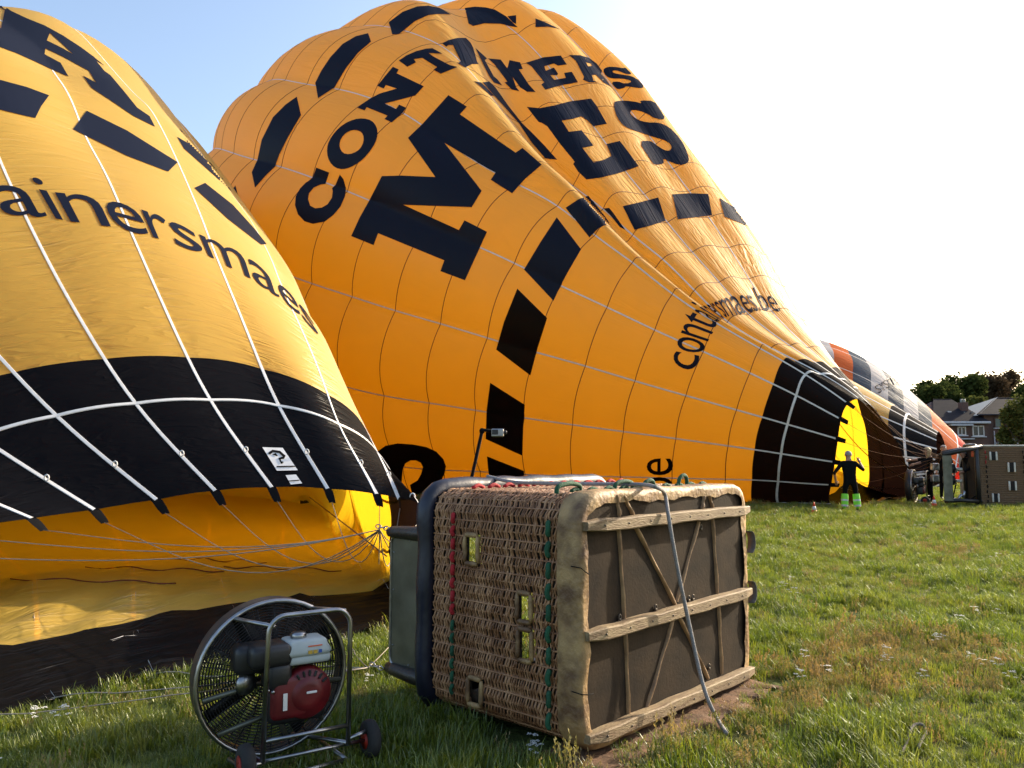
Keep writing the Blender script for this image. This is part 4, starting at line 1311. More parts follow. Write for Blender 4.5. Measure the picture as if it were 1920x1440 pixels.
# carrying straps on the far floor edge
for zc in (0.98, 0.62):
    bm = bmesh.new(); prev = None
    for i in range(9):
        t = i / 8 * PI
        c = Vector((KL + 0.02 + 0.055 * math.sin(t), -0.02, zc + 0.075 * math.cos(t)))
        ring = [bm.verts.new(c + Vector((0, dy, 0))) for dy in (-0.03, 0.03)]
        if prev: bm.faces.new((prev[0], prev[1], ring[1], ring[0]))
        prev = ring
    o = bm_obj('carry_strap', bm, M['dark_strap'], basket, True)
    o.modifiers.new('solid', 'SOLIDIFY').thickness = 0.004
# burner-frame uprights and side screen
def kpx(px, py, y): return kl(at_y(px, py, y))
PXs = 0.16
pt_ = on_plane(738, 1003, 0, PXs); pb_ = on_plane(728, 1245, 0, PXs)
Y1 = (pt_.y + pb_.y) / 2
ztop, zbot = pt_.z, pb_.z
for zz, sgn in ((ztop, 1), (zbot, -1)):
    tube_obj('padded_upright', smooth_path([(PXs - 0.02, KD - 0.02, zz + sgn * 0.03 + 0.0), (PXs - 0.02, (KD + Y1) / 2, zz + sgn * 0.028), (PXs, Y1 + 0.02, zz + sgn * 0.02)], 4), [0.052, 0.052, 0.05, 0.05, 0.05, 0.048, 0.046, 0.044, 0.036], M['black_sleeve'], basket, 12)
    tube_obj('padded_upright', smooth_path([(KL - PXs, KD - 0.02, zz + sgn * 0.03), (KL - PXs, (KD + Y1) / 2, zz + sgn * 0.028), (KL - PXs, Y1 + 0.02, zz + sgn * 0.02)], 4), 0.048, M['black_sleeve'], basket, 12)
rr = 0.06
fr_pts = []
for cy_, cz_, a0 in ((Y1 - rr, ztop - rr, 0), (KD + 0.07 + rr, ztop - rr, .5 * PI), (KD + 0.07 + rr, zbot + rr, PI), (Y1 - rr, zbot + rr, 1.5 * PI)):
    for k in range(6):
        a = a0 + .5 * PI * k / 5
        fr_pts.append((PXs, cy_ + rr * math.cos(a), cz_ + rr * math.sin(a)))
scr = bpy.data.objects.new('side_screen', None); link(scr, basket)
tube_obj('tube_frame', fr_pts, 0.012, M['steel'], scr, 10, True)
bm = bmesh.new()
a = [bm.verts.new((x - 0.002, y, z)) for x, y, z in fr_pts]; b = [bm.verts.new((x + 0.002, y, z)) for x, y, z in fr_pts]
bm.faces.new(a); bm.faces.new(b[::-1])
for i in range(len(a)): bm.faces.new((a[i], b[i], b[(i + 1) % len(a)], a[(i + 1) % len(a)]))
bm_obj('steel_sheet', bm, M['steel_sheet'], scr)
for yy, zz in ((Y1 - .03, ztop - .12), (Y1 - .03, ztop - .38), (Y1 - .03, zbot + .14), (Y1 - .2, zbot + .03), (Y1 - .2, ztop - .03)):
    bm = bmesh.new(); lathe(bm, [(0.007, 0), (0.005, 0.005)], 8, (PXs - 0.003, yy, zz), Matrix.Rotation(-PI / 2, 3, 'Y')); bm_obj('rivet', bm, M['steel'], scr, True)
# carabiners
def links(px, py, name, par):
    c = kl(at_y(px, py, (KO + KE * PXs + KW * (Y1 + 0.05)).y))
    for k in range(3):
        o = c + Vector((0, 0.045 * k - 0.05, 0.004 * k))
        pts = [(o.x + (0.013 * math.sin(t) if k % 2 else 0), o.y + 0.032 * math.cos(t), o.z + (0 if k % 2 else 0.014 * math.sin(t))) for t in np.linspace(0, 2 * PI, 13)[:-1]]
        tube_obj(name, pts, 0.0045, M['steel'], par, 6, True)
    return c
c_up = links(716, 990, 'carabiner', basket)
c_lo = links(705, 1250, 'carabiner', basket)
def k2w(p): return KO + KE * p.x + KW * p.y + Vector((0, 0, p.z))
# long grey drop line thrown over the basket
pts = [k2w(Vector((0.62, KD + 0.05, KWd + 0.065))), k2w(Vector((0.60, 1.0, KWd + 0.03))), k2w(Vector((0.62, 0.5, KWd + 0.03)))]
for px, py, yy in ((1190, 908, None), (1228, 913, None)):
    q = on_plane(px, py, 2, KWd + 0.03); pts.append(k2w(q))
for px, py, pl in ((1246, 925, -0.05), (1253, 965, -0.10), (1262, 1020, -0.12), (1275, 1090, -0.13), (1290, 1160, -0.14), (1304, 1225, -0.17), (1317, 1280, -0.21), (1330, 1318, -0.25)):
    pts.append(k2w(on_plane(px, py, 1, pl)))
pts.append(ground(1345, 1348, 0.03)); pts.append(ground(1362, 1375, 0.02))
tag(tube_obj('drop_line', smooth_path(pts, 6), 0.0125, M['grey_rope'], None, 10), 'grey rope draped over the tipped wicker basket down to the grass', 'rope')
# curl of pale rope lying in the grass
pts = [ground(*p, 0.05 + 0.03 * (i in (2, 3))) for i, p in enumerate(((1692, 1412), (1700, 1392), (1712, 1362), (1728, 1358), (1736, 1372), (1728, 1388), (1722, 1402)))]
tag(tube_obj('rope_end', smooth_path(pts, 6), 0.008, M['dull_rope'], None, 8), 'short curled rope end lying in the open grass', 'rope')
# flying wires from the lip of the near balloon to the basket carabiners
invA = Vector(rootA.location)
wu, wl = k2w(c_up) - KW * 0.02, k2w(c_lo) - KW * 0.02
wu = at_y(712, 993, wu.y); wl = at_y(690, 1252, wl.y)
M['wire'] = pmat('steel_wire', (0.32, 0.29, 0.25), 0.5, 0.6)
M['red_line'] = pmat('dark_red_line', (0.25, 0.05, 0.02), 0.7)
lipP = BA.pos(np.arange(-14, 4).astype(float), np.zeros(18))
for i, g in enumerate(range(-14, 4)):
    p = Vector(lipP[i])
    if p.z < 0.12:
        end, sag = wl, 0.02
    else:
        end, sag = wu, 0.55 if -6 <= g <= 0 else 0.2
    if p.z >= 0.12:
        # black webbing tab at each tape end
        t = Vector(BA.pos(np.array([g * 1.0]), np.array([0.12]))[0]); dn = (p - t).normalized()
        sd = (Vector(BA.pos(np.array([g + 0.1]), np.array([0.0]))[0]) - p).normalized() * 0.055
        nrm = sd.cross(dn).normalized()
        bm = bmesh.new(); ring = []
        for u, wv in ((-0.10, 1.0), (0.02, 1.0), (0.10, 0.95), (0.18, 0.72)):
            c = p + dn * u * 0.9 + Vector((0, 0, -0.07 * max(u, 0) / 0.18))
            ring.append([bm.verts.new(c + sd * s_ * wv + nrm * (0.006 if abs(s_) < 1 else 0.0) * (1 if u > -0.05 else 0.6) - invA) for s_ in (-1, 0, 1)])
        for k in range(3):
            for e in range(2): bm.faces.new((ring[k][e], ring[k][e + 1], ring[k + 1][e + 1], ring[k + 1][e]))
        bm_obj('lip_tab', bm, M['black'], rootA, True)
        p = p + dn * 0.14 + Vector((0, 0, -0.07))
        p2 = Vector(BA.pos(np.array([g * 1.0]), np.array([0.42]))[0]); n2 = Vector(BA.pos(np.array([g - 0.05]), np.array([0.40]))[0]) - p2
        bm = bmesh.new(); tube(bm, [p2 + n2.normalized() * 0.03 + Vector((0, -0.03, 0.02)) - invA + Vector((0.025 * math.cos(t_), 0, 0.035 * math.sin(t_))) for t_ in np.linspace(0, 2 * PI, 9)[:-1]], 0.008, 6, True)
        bm_obj('tape_loop', bm, M['tape'], rootA, True)
    pts = []
    for k in range(17):
        t = k / 16
        q = p.lerp(end, t); q.z -= sag * 4 * t * (1 - t) * (0.35 + 0.65 * t)
        q.z = max(q.z, 0.06 + 0.02 * math.sin(k))
        pts.append(q - invA)
    tube_obj('flying_wire', pts, 0.0042, M['wire'], rootA, 5)
red = [at_y(580, 932, 11.0) - invA, at_y(725, 1043, 8.0) - invA]
tube_obj('control_and_fold_line', red, 0.007, M['red_line'], rootA, 6)
# loose seams and folds inside the mouth, drawn on as thin dark red tubes
for px0, px1, py in ((20, 330, 1085), (160, 420, 1063), (330, 500, 1047), (420, 640, 1062)):
    pts = []
    for k in range(10):
        x = px0 + (px1 - px0) * k / 9
        r = ray(x, py + 3 * math.sin(k * 1.7) + k * 0.8).normalized()
        h = BA.bvh.ray_cast(CAM, r)
        if h[0] is not None and h[3] > 6: pts.append(h[0] - r * 0.03 - invA)
    if len(pts) > 3: tube_obj('control_and_fold_line', smooth_path(pts, 3), 0.008, M['red_line'], rootA, 5)
# camera on a slim pole behind the basket
cp_ = thing('camera_pole', 'small boxed camera on a slim black pole behind the wicker basket', 'camera', tuple(ground(869, 1240)))
b0 = Vector(cp_.location); yy = b0.y
top = at_y(904, 808, yy) - b0
low = at_y(880, 915, yy) - b0
tube_obj('pole', [(0, 0, 0), low, top], 0.014, M['black'], cp_, 8)
tube_obj('swivel_arm', [top + Vector((-.015, 0, .01)), top + Vector((0.075, 0, 0.0))], 0.013, M['black'], cp_, 8)
bm = bmesh.new(); lathe(bm, [(0.02, -0.015), (0.024, 0), (0.02, 0.015)], 10, tuple(top), Matrix.Rotation(PI / 2, 3, 'X')); bm_obj('clamp', bm, M['black'], cp_, True)
bm = bmesh.new(); bx(bm, tuple(top + Vector((0.125, 0.01, -0.015))), (0.10, 0.06, 0.065), None, 0.008, 2); hsg = bm_obj('housing', bm, M['steel'], cp_)
bm = bmesh.new(); bx(bm, tuple(top + Vector((0.105, -0.022, -0.01))), (0.05, 0.006, 0.04), None, 0.002, 1); bm_obj('screen', bm, M['black_sleeve'], hsg)
bm = bmesh.new(); lathe(bm, [(0.016, 0), (0.016, 0.02), (0.010, 0.022)], 12, tuple(top + Vector((0.178, 0.01, -0.012))), Matrix.Rotation(PI / 2, 3, 'Y')); bm_obj('lens', bm, M['black_sleeve'], hsg, True)

# ================================================================== inflation fans
M['engine_black'] = pmat('engine_black', (0.012, 0.012, 0.014), 0.45, bump=0.1)
M['tank_white'] = pmat('tank_white', (0.42, 0.46, 0.46), 0.45, c2=(0.31, 0.35, 0.35))
M['engine_red'] = pmat('engine_red', (0.15, 0.005, 0.009), 0.45, c2=(0.085, 0.003, 0.006))
M['tyre'] = pmat('rubber_tyre', (0.018, 0.017, 0.017), 0.85, bump=0.4)
M['hub_red'] = pmat('red_wheel_hub', (0.45, 0.03, 0.015), 0.5)
M['shroud'] = pmat('black_shroud', (0.014, 0.013, 0.016), 0.5, bump=0.15)
M['orange_print'] = pmat('orange_print', (0.7, 0.12, 0.03), 0.6)
M['amber_print'] = pmat('amber_print', (0.55, 0.35, 0.05), 0.6)
M['blue_print'] = pmat('blue_print', (0.03, 0.09, 0.4), 0.6)
RXm = Matrix.Rotation(PI / 2, 3, 'X')
def make_fan(loc, rz, label, s=1.0, detail=True):
    """local frame: x across, -y towards the operator, z up; blades face +y"""
    f = thing('inflation_fan', label, 'fan', loc, rz, 'petrol inflation fans')
    f.scale = (s, s, s)
    Rr, cz = 0.39, 0.43
    nC = 48 if detail else 32
    circ = lambda r, y, n=nC: [(r * math.cos(2 * PI * k / n), y, cz + r * math.sin(2 * PI * k / n)) for k in range(n)]
    # shroud
    bm = bmesh.new()
    for prof in ([(Rr + .008, 0.0), (Rr + .010, 0.04), (Rr + .010, 0.125), (Rr + .004, 0.13), (Rr + .002, 0.12), (Rr + .001, 0.04), (Rr + .0, 0.0)],):
        rings = [[bm.verts.new(p) for p in circ(r, y)] for r, y in prof]
        for i in range(len(rings)):
            a, b = rings[i], rings[(i + 1) % len(rings)]
            for k in range(nC): bm.faces.new((a[k], a[(k + 1) % nC], b[(k + 1) % nC], b[k]))
    bm_obj('shroud', bm, M['shroud'], f, True)
    tube_obj('front_ring', circ(Rr + 0.005, -0.012), 0.0125, M['steel'], f, 10, True)
    # wire guards, each ring and spoke round
    bm = bmesh.new()
    nr = 22 if detail else 9
    for side, yy in ((0, 0.0), (1, 0.12)):
        for k in range(nr):
            r = 0.07 + (Rr - 0.08) * k / (nr - 1)
            tube(bm, circ(r, yy + 0.012 * math.cos(r / Rr * 1.5), 36), 0.0028, 4, True)
        for k in range(24):
            a = 2 * PI * k / 24
            tube(bm, [(0.06 * math.cos(a), yy + .012, cz + 0.06 * math.sin(a)), (Rr * math.cos(a), yy, cz + Rr * math.sin(a))], 0.003, 4)
    tag(bm_obj('wire_guard', bm, M['shroud'], f, True), kind='stuff')
    # propeller
    hub = None
    for k in range(4):
        a0 = k * PI / 2 + 0.5
        bm = bmesh.new(); prev = None
        for i in range(7):
            r = 0.04 + 0.33 * i / 6; tw = 0.75 - 0.45 * i / 6; ch = 0.05 + 0.05 * math.sin(PI * (0.25 + 0.6 * i / 6))
            t = Vector((-math.sin(a0), 0, math.cos(a0))); c = Vector((math.cos(a0) * r, 0.065, cz + math.sin(a0) * r))
            d = t * math.cos(tw) + Vector((0, 1, 0)) * math.sin(tw); nn = t * -math.sin(tw) + Vector((0, 1, 0)) * math.cos(tw)
            ring = [bm.verts.new(c + d * ch * u + nn * th) for u, th in ((-.5, 0), (0, .008), (.5, 0), (0, -.004))]
            if prev:
                for q in range(4): bm.faces.new((prev[q], prev[(q + 1) % 4], ring[(q + 1) % 4], ring[q]))
            else: bm.faces.new(ring[::-1])
            prev = ring
        bm.faces.new(prev)
        bm_obj('propeller_blade', bm, M['engine_black'], f, True)
    # frame: hoop at the operator side, stays, lower bars
    yh = -0.30; x0, x1, zt, rc = -0.115, 0.315, 0.80, 0.085
    hoop = [(x0 - .012, yh, 0.10)]
    hoop += [(x0 + rc - rc * math.cos(a), yh, zt - rc + rc * math.sin(a)) for a in np.linspace(0, PI / 2, 7)]
    hoop += [(x1 - rc + rc * math.sin(a), yh, zt - rc + rc * math.cos(a)) for a in np.linspace(0, PI / 2, 7)]
    hoop += [(x1 + .0, yh, 0.10)]
    tube_obj('hoop_handle', hoop, 0.0125, M['steel'], f, 10)
    for a, b in (((x0 + .03, yh, 0.75), (-0.215, -0.01, cz + Rr * 0.83)), ((x1 - .03, yh, 0.79), (0.20, -0.01, cz + Rr * 0.86)),
                 ((x0, yh, 0.20), (x1, yh, 0.20)), ((x0 - .012, yh, 0.11), (-0.16, -0.01, 0.075)), ((x1, yh, 0.11), (0.20, -0.01, 0.08)),
                 ((x0 - 0.10, yh, 0.10), (x0, yh, 0.10)), ((x1, yh, 0.13), (x1 + 0.10, yh, 0.15))):
        tube_obj('frame_tube', [a, b], 0.0115, M['steel'], f, 8)
    for a, b in (((-0.36, -0.02, 0.36), (0.0, -0.03, 0.42)), ((0.05, -0.03, 0.40), (0.37, -0.02, 0.36)), ((-0.28, -0.02, 0.18), (0.06, -0.05, 0.27)), ((0.20, -0.05, 0.30), (0.27, -0.02, 0.16)), ((0.0, -0.05, 0.26), (0.08, -0.02, 0.10))):
        bm = bmesh.new(); tube(bm, [a, b], 0.014, 6); bm_obj('engine_bracket', bm, M['steel_sheet'], f, True)
    tube_obj('axle', [(-0.20, yh + 0.03, 0.095), (0.47, yh + 0.03, 0.095)], 0.010, M['steel'], f, 8)
    tube_obj('skid_bar', [(-0.12, yh - 0.06, 0.035), (0.30, yh - 0.02, 0.035)], 0.012, M['steel'], f, 8)
    tube_obj('skid_bar', [(-0.22, -0.02, 0.05), (-0.14, yh - 0.04, 0.035)], 0.012, M['steel'], f, 8)
    tube_obj('skid_bar', [(0.26, -0.02, 0.05), (0.30, yh - 0.02, 0.035)], 0.012, M['steel'], f, 8)
    RY = Matrix.Rotation(PI / 2, 3, 'Y')
    for xw in (-0.20, 0.45):
        bm = bmesh.new(); lathe(bm, [(0.045, -.030), (0.075, -.034), (0.093, -.022), (0.098, 0), (0.093, .022), (0.075, .034), (0.045, .030)], 24, (xw, yh + 0.03, 0.098), RY); w = bm_obj('wheel', bm, M['tyre'], f, True)
        bm = bmesh.new(); lathe(bm, [(0.048, -.034), (0.035, -.026), (0.014, -.036), (0.014, .036), (0.035, .026), (0.048, .034)], 18, (xw, yh + 0.03, 0.098), RY); bm_obj('wheel_hub', bm, M['hub_red'], w, True)
    # engine
    bm = bmesh.new(); lathe(bm, [(0.09, 0.0), (0.128, -0.01), (0.134, -0.03), (0.132, -0.085), (0.118, -0.105), (0.086, -0.108), (0.08, -0.118), (0.045, -0.120)], 28, (0.115, -0.13, 0.375), Matrix.Rotation(-PI / 2, 3, 'X') @ Matrix.Rotation(PI, 3, 'X'))
    for v in bm.verts: v.co.y = -0.13 - abs(v.co.y + 0.13)
    bmesh.ops.recalc_face_normals(bm, faces=bm.faces)
    rc_ = bm_obj('recoil_cover', bm, M['engine_red'], f, True)
    bm = bmesh.new(); bx(bm, (0.03, -0.19, 0.37), (0.20, 0.10, 0.22), None, 0.03, 3); bm_obj('blower_housing', bm, M['engine_red'], f, True)
    bm = bmesh.new(); bx(bm, (0.075, -0.135, 0.33), (0.30, 0.18, 0.20), None, 0.04, 3); bm_obj('crankcase', bm, M['engine_black'], f, True)
    bm = bmesh.new(); bx(bm, (0.13, -0.252, 0.385), (0.055, 0.006, 0.012), None, 0.002, 1); bm_obj('cover_badge', bm, M['tape'], rc_)
    for k in range(6):
        a = 0.6 + k * 0.3
        bm = bmesh.new(); bx(bm, (0.115 + 0.105 * math.cos(a), -0.238, 0.375 + 0.105 * math.sin(a)), (0.012, 0.012, 0.03), Matrix.Rotation(-a + PI / 2, 3, 'Y'), 0.003, 1); bm_obj('cooling_slot', bm, M['engine_black'], rc_)
    bm = bmesh.new(); bx(bm, (0.115, -0.15, 0.605), (0.25, 0.20, 0.085), None, 0.028, 3)
    for v in bm.verts:
        if v.co.z > 0.615: v.co.x = 0.115 + (v.co.x - 0.115) * 0.86; v.co.y = -0.15 + (v.co.y + 0.15) * 0.86
    tk = bm_obj('fuel_tank', bm, M['tank_white'], f, True)
    bm = bmesh.new(); bx(bm, (0.125, -0.15, 0.548), (0.225, 0.175, 0.05), None, 0.018, 2); bm_obj('tank_base', bm, M['tank_white'], tk, True)
    bm = bmesh.new(); lathe(bm, [(0.038, 0), (0.042, 0.006), (0.042, 0.024), (0.036, 0.032), (0.012, 0.034)], 20, (0.085, -0.15, 0.643)); bm_obj('filler_cap', bm, M['steel'], tk, True)
    if detail:
        for c, sz, m_ in (((0.145, -0.247, 0.617), (0.075, 0.003, 0.006), 'orange_print'), ((0.118, -0.2515, 0.588), (0.022, 0.003, 0.018), 'amber_print'), ((0.145, -0.2515, 0.588), (0.022, 0.003, 0.018), 'amber_print'), ((0.172, -0.2515, 0.588), (0.016, 0.003, 0.016), 'blue_print')):
            bm = bmesh.new(); bx(bm, c, sz, None); bm_obj('sticker', bm, M[m_], tk)
    bm = bmesh.new(); bx(bm, (-0.075, -0.15, 0.585), (0.21, 0.20, 0.11), None, 0.03, 3); bm_obj('air_cleaner', bm, M['engine_black'], f, True)
    bm = bmesh.new(); bx(bm, (-0.135, -0.08, 0.56), (0.20, 0.16, 0.15), None, 0.04, 3); bm_obj('muffler', bm, M['engine_black'], f, True)
    bm = bmesh.new(); bx(bm, (-0.03, -0.16, 0.48), (0.13, 0.16, 0.14), None, 0.03, 2); bm_obj('carburettor', bm, M['engine_black'], f, True)
    bm = bmesh.new(); lathe(bm, [(0.02, 0.03), (0.055, 0.02), (0.06, 0.0), (0.045, -0.012), (0.02, -0.016)], 16, (-0.17, -0.10, 0.44), Matrix.Rotation(0.35, 3, 'Z') @ RXm); bm_obj('chrome_shield', bm, M['steel'], f, True)
    bm = bmesh.new(); bx(bm, (-0.005, -0.245, 0.355), (0.022, 0.004, 0.085), None, 0.001, 1); bm_obj('spec_label', bm, M['tape'], f)
    for dx, dz in ((-0.09, 0.42), (-0.065, 0.41), (-0.10, 0.37)):
        bm = bmesh.new(); lathe(bm, [(0.010, 0), (0.010, 0.014), (0.005, 0.018)], 8, (dx, -0.22, dz), RXm); bm_obj('bolt', bm, M['steel'], f, True)
    return f
fan_c = at_y(512, 1262, 4.27)
make_fan((fan_c.x, fan_c.y, 0.0), R(33), 'petrol inflation fan with white tank and red cover beside the near wicker basket')
fr_ = ground(1722, 945)
make_fan((fr_.x, fr_.y + 0.25, -0.01), R(52), 'petrol inflation fan blowing into the mouth of the balloon with big letter M', 1.42, False)

# ================================================================== people
M['skin'] = pmat('skin', (0.42, 0.23, 0.15), 0.55, c2=(0.36, 0.18, 0.115), scale=14)
M['cloth_black'] = pmat('black_clothing', (0.006, 0.006, 0.007), 0.95, spec=0.1, bump=0.3, bscale=30)
M['cloth_dark'] = pmat('charcoal_clothing', (0.009, 0.009, 0.011), 0.95, spec=0.1, bump=0.3, bscale=30)
M['hivis'] = pmat('hi_vis_green', (0.22, 0.72, 0.04), 0.6, c2=(0.16, 0.56, 0.03), scale=18)
M['reflect'] = pmat('reflective_band', (0.55, 0.57, 0.58), 0.45)
M['boots'] = pmat('dark_boots', (0.014, 0.012, 0.012), 0.6)
M['hair_grey'] = pmat('grey_cropped_hair', (0.32, 0.30, 0.29), 0.8, scale=40)
M['hair_blond'] = pmat('blond_hair', (0.50, 0.34, 0.15), 0.6, scale=40, bump=0.5)
def person(label, loc, rz, J, s=1.0, shirt='cloth_black', pants='cloth_black', sleeve='skin', calf=None, hair='hair_grey', hair_long=False, group='balloon crew'):
    """one continuous skinned body; J overrides joints (x right, y forward, z up, metres for a 1.75 m adult)"""
    Jd = dict(pel=(0, 0, .95), belly=(0, .01, 1.08), chest=(0, .0, 1.30), neck=(0, .01, 1.46), chin=(0, .03, 1.53), head=(0, .035, 1.63), top=(0, .02, 1.70),
              shl=(-.17, 0, 1.41), ell=(-.24, -.02, 1.14), hal=(-.25, .06, .90), shr=(.17, 0, 1.41), elr=(.24, -.02, 1.14), har=(.25, .06, .90),
              hpl=(-.10, 0, .90), knl=(-.12, .03, .50), anl=(-.13, 0, .09), tol=(-.14, .15, .03), hpr=(.10, 0, .90), knr=(.12, .03, .50), anr=(.13, 0, .09), tor=(.14, .15, .03))
    Jd.update(J)
    rad = dict(pel=.165, belly=.160, chest=.180, neck=.058, chin=.068, head=.092, top=.07, shl=.072, ell=.044, hal=.032, shr=.072, elr=.044, har=.032,
               hpl=.098, knl=.066, anl=.045, tol=.035, hpr=.098, knr=.066, anr=.045, tor=.035)
    B_ = [('pel', 'belly', 'shirt'), ('belly', 'chest', 'shirt'), ('chest', 'neck', 'shirt'), ('neck', 'chin', 'skin'), ('chin', 'head', 'skin'), ('head', 'top', 'skin'),
          ('chest', 'shl', 'shirt'), ('shl', 'ell', 'shirt'), ('ell', 'hal', 'arm'), ('chest', 'shr', 'shirt'), ('shr', 'elr', 'shirt'), ('elr', 'har', 'arm'),
          ('pel', 'hpl', 'pants'), ('hpl', 'knl', 'pants'), ('knl', 'anl', 'calf'), ('anl', 'tol', 'boot'), ('pel', 'hpr', 'pants'), ('hpr', 'knr', 'pants'), ('knr', 'anr', 'calf'), ('anr', 'tor', 'boot')]
    names = list(Jd)
    me = bpy.data.meshes.new('person')
    me.from_pydata([Jd[n] for n in names], [(names.index(a), names.index(b)) for a, b, _ in B_], [])
    tmp = bpy.data.objects.new('person_rig', me); COL.objects.link(tmp)
    sk = tmp.modifiers.new('skin', 'SKIN'); sk.use_smooth_shade = True
    for i, n in enumerate(names):
        v = me.skin_vertices[0].data[i]; r = rad[n]
        v.radius = (r, r * (0.72 if n in ('pel', 'belly', 'chest') else 1.0)); v.use_root = (n == 'pel')
    tmp.modifiers.new('sub', 'SUBSURF').levels = 2
    dg = bpy.context.evaluated_depsgraph_get(); dg.update()
    body = bpy.data.meshes.new_from_object(tmp.evaluated_get(dg))
    bpy.data.objects.remove(tmp); bpy.data.meshes.remove(me)
    bm = bmesh.new(); bm.from_mesh(body)
    mats = [M[shirt], M['skin'], M[sleeve], M[pants], M[calf or pants], M['boots']]
    mid = dict(shirt=0, skin=1, arm=2, pants=3, calf=4, boot=5)
    segs = [(Vector(Jd[a]), Vector(Jd[b]), mid[k], (rad[a] + rad[b]) / 2) for a, b, k in B_]
    for f in bm.faces:
        c = f.calc_center_median(); best = None
        for a, b, k, r in segs:
            d = b - a; t = max(0, min(1, (c - a).dot(d) / d.length_squared)); q = (c - a - d * t).length / r
            if best is None or q < best[0]: best = (q, k)
        f.material_index = best[1]; f.smooth = True
        if best[1] == 0 and c.z > Jd['neck'][2] + 0.01: f.material_index = 1
    # hands: palm and five fingers curling from the wrist
    for hn, en, sg in (('hal', 'ell', -1), ('har', 'elr', 1)):
        h = Vector(Jd[hn]); d = (h - Vector(Jd[en])).normalized(); side = d.cross(Vector((0, 1, 0.2))).normalized(); nrm = side.cross(d)
        f0 = len(bm.faces)
        tube(bm, [h - d * .02, h + d * .04, h + d * .085], [.030, .040, .036], 8)
        for k, ln in enumerate((.070, .078, .074, .058)):
            b0 = h + d * .08 + side * (.030 - .020 * k)
            tube(bm, [b0, b0 + d * ln * .5 - nrm * .008, b0 + d * ln * .8 - nrm * .03], [.0095, .009, .007], 6)
        b0 = h + d * .025 + side * .032
        tube(bm, [b0, b0 + side * .028 + d * .025, b0 + side * .034 + d * .055 - nrm * .01], [.011, .010, .008], 6)
        bm.faces.ensure_lookup_table()
        for f in bm.faces[f0:]: f.material_index = 1; f.smooth = True
    # face: nose, ears, brow
    hd = Vector(Jd['head'])
    f0 = len(bm.faces)
    bx(bm, hd + Vector((0, .098, -.01)), (.026, .035, .045), Matrix.Rotation(-.3, 3, 'X'), .01, 2)
    for sg in (-1, 1): bx(bm, hd + Vector((sg * .092, -.005, -.005)), (.014, .04, .058), None, .006, 2)
    bx(bm, hd + Vector((0, .088, -.062)), (.045, .012, .012), None, .004, 1)
    for sg in (-1, 1): bx(bm, hd + Vector((sg * .034, .084, .022)), (.026, .012, .010), None, .003, 1)
    bm.faces.ensure_lookup_table()
    for f in bm.faces[f0:]: f.material_index = 1
    body2 = bpy.data.meshes.new('person'); bm.to_mesh(body2); bm.free(); bpy.data.meshes.remove(body)
    for m_ in mats: body2.materials.append(m_)
    o = bpy.data.objects.new('person', body2); link(o)
    o.location = loc; o.rotation_euler = (0, 0, rz); o.scale = (s, s, s)
    tag(o, label, 'person', group)
    # hair cap
    bm = bmesh.new(); bmesh.ops.create_icosphere(bm, subdivisions=3, radius=1.0)
    top = Vector(Jd['top'])
    for v in bm.verts:
        u = v.co.copy()
        r = Vector((.102, .112, .105))
        if hair_long: r = Vector((.112, .118, .112))
        v.co = Vector((u.x * r.x, u.y * r.y, u.z * r.z)) * (1 + .03 * math.sin(u.x * 21 + u.z * 17)) + hd + Vector((0, -.012, .02))
        if hair_long and u.z < 0 and u.y < .35: v.co.z -= .16 * -u.z
    dele = [v for v in bm.verts if (v.co - hd).y > (.035 if hair_long else -0.0) and (v.co - hd).z < .055] + ([v for v in bm.verts if (v.co - hd).z < (-.03) and not hair_long])
    bmesh.ops.delete(bm, geom=list(set(dele)), context='VERTS')
    hr = bm_obj('hair', bm, M[hair], o, True)
    return o
mp_ = ground(1596, 957)
man = person('person in black T-shirt with hi-vis green trouser legs at the balloon mouth', tuple(mp_), R(-8), dict(
    pel=(-.01, .0, .86), belly=(-.01, .02, 1.0), chest=(0, .04, 1.24), neck=(0, .07, 1.42), chin=(0.01, .11, 1.50), head=(0.01, .12, 1.60), top=(0.01, .11, 1.67),
    shl=(-.19, .05, 1.36), ell=(-.43, .0, 1.07), hal=(-.35, .16, .84), shr=(.19, .05, 1.36), elr=(.43, .10, 1.14), har=(.36, .26, 1.40),
    hpl=(-.11, 0, .82), knl=(-.15, .04, .46), anl=(-.18, 0, .09), tol=(-.19, .16, .03), hpr=(.11, 0, .82), knr=(.16, .04, .46), anr=(.18, -.02, .09), tor=(.19, .13, .03)), 1.04, calf='hivis')
for sx in (-1, 1):      # loose hi-vis trouser legs with reflective bands
    bm = bmesh.new()
    xk, xa = (-.15, -.18) if sx < 0 else (.16, .18)
    P_ = [(xk + (xa - xk) * t, .04 - .045 * t, .47 - .36 * t) for t in np.linspace(0, 1, 8)]
    tube(bm, P_, [.094, .098, .10, .102, .10, .10, .098, .09], 16, caps=False)
    for f in bm.faces:
        z = f.calc_center_median().z
        f.material_index = 1 if (.255 < z < .31 or .12 < z < .165) else 0
    bm_obj('trouser_leg', bm, [M['hivis'], M['reflect']], man, True)
wp = Vector((14.35, 27.0, 0))
wp.x = (1733 - CX) / F * 27.2
person('person with blond hair stretching both arms towards the balloon lip behind the fan', tuple(wp), R(75), dict(
    ell=(-.22, .26, 1.30), hal=(-.16, .50, 1.22), elr=(.20, .27, 1.38), har=(.10, .54, 1.36), head=(0, .06, 1.64), chin=(0, .05, 1.54)), 1.10, hair='hair_blond', hair_long=True)
bp_ = Vector(((1766 - CX) / F * 29.0, 29.0, 0))
person('person with cropped grey hair standing behind the steel burner frame', tuple(bp_), R(170), {}, 1.17)
dp = Vector(((1822 - CX) / F * 26.6, 26.6, 0))
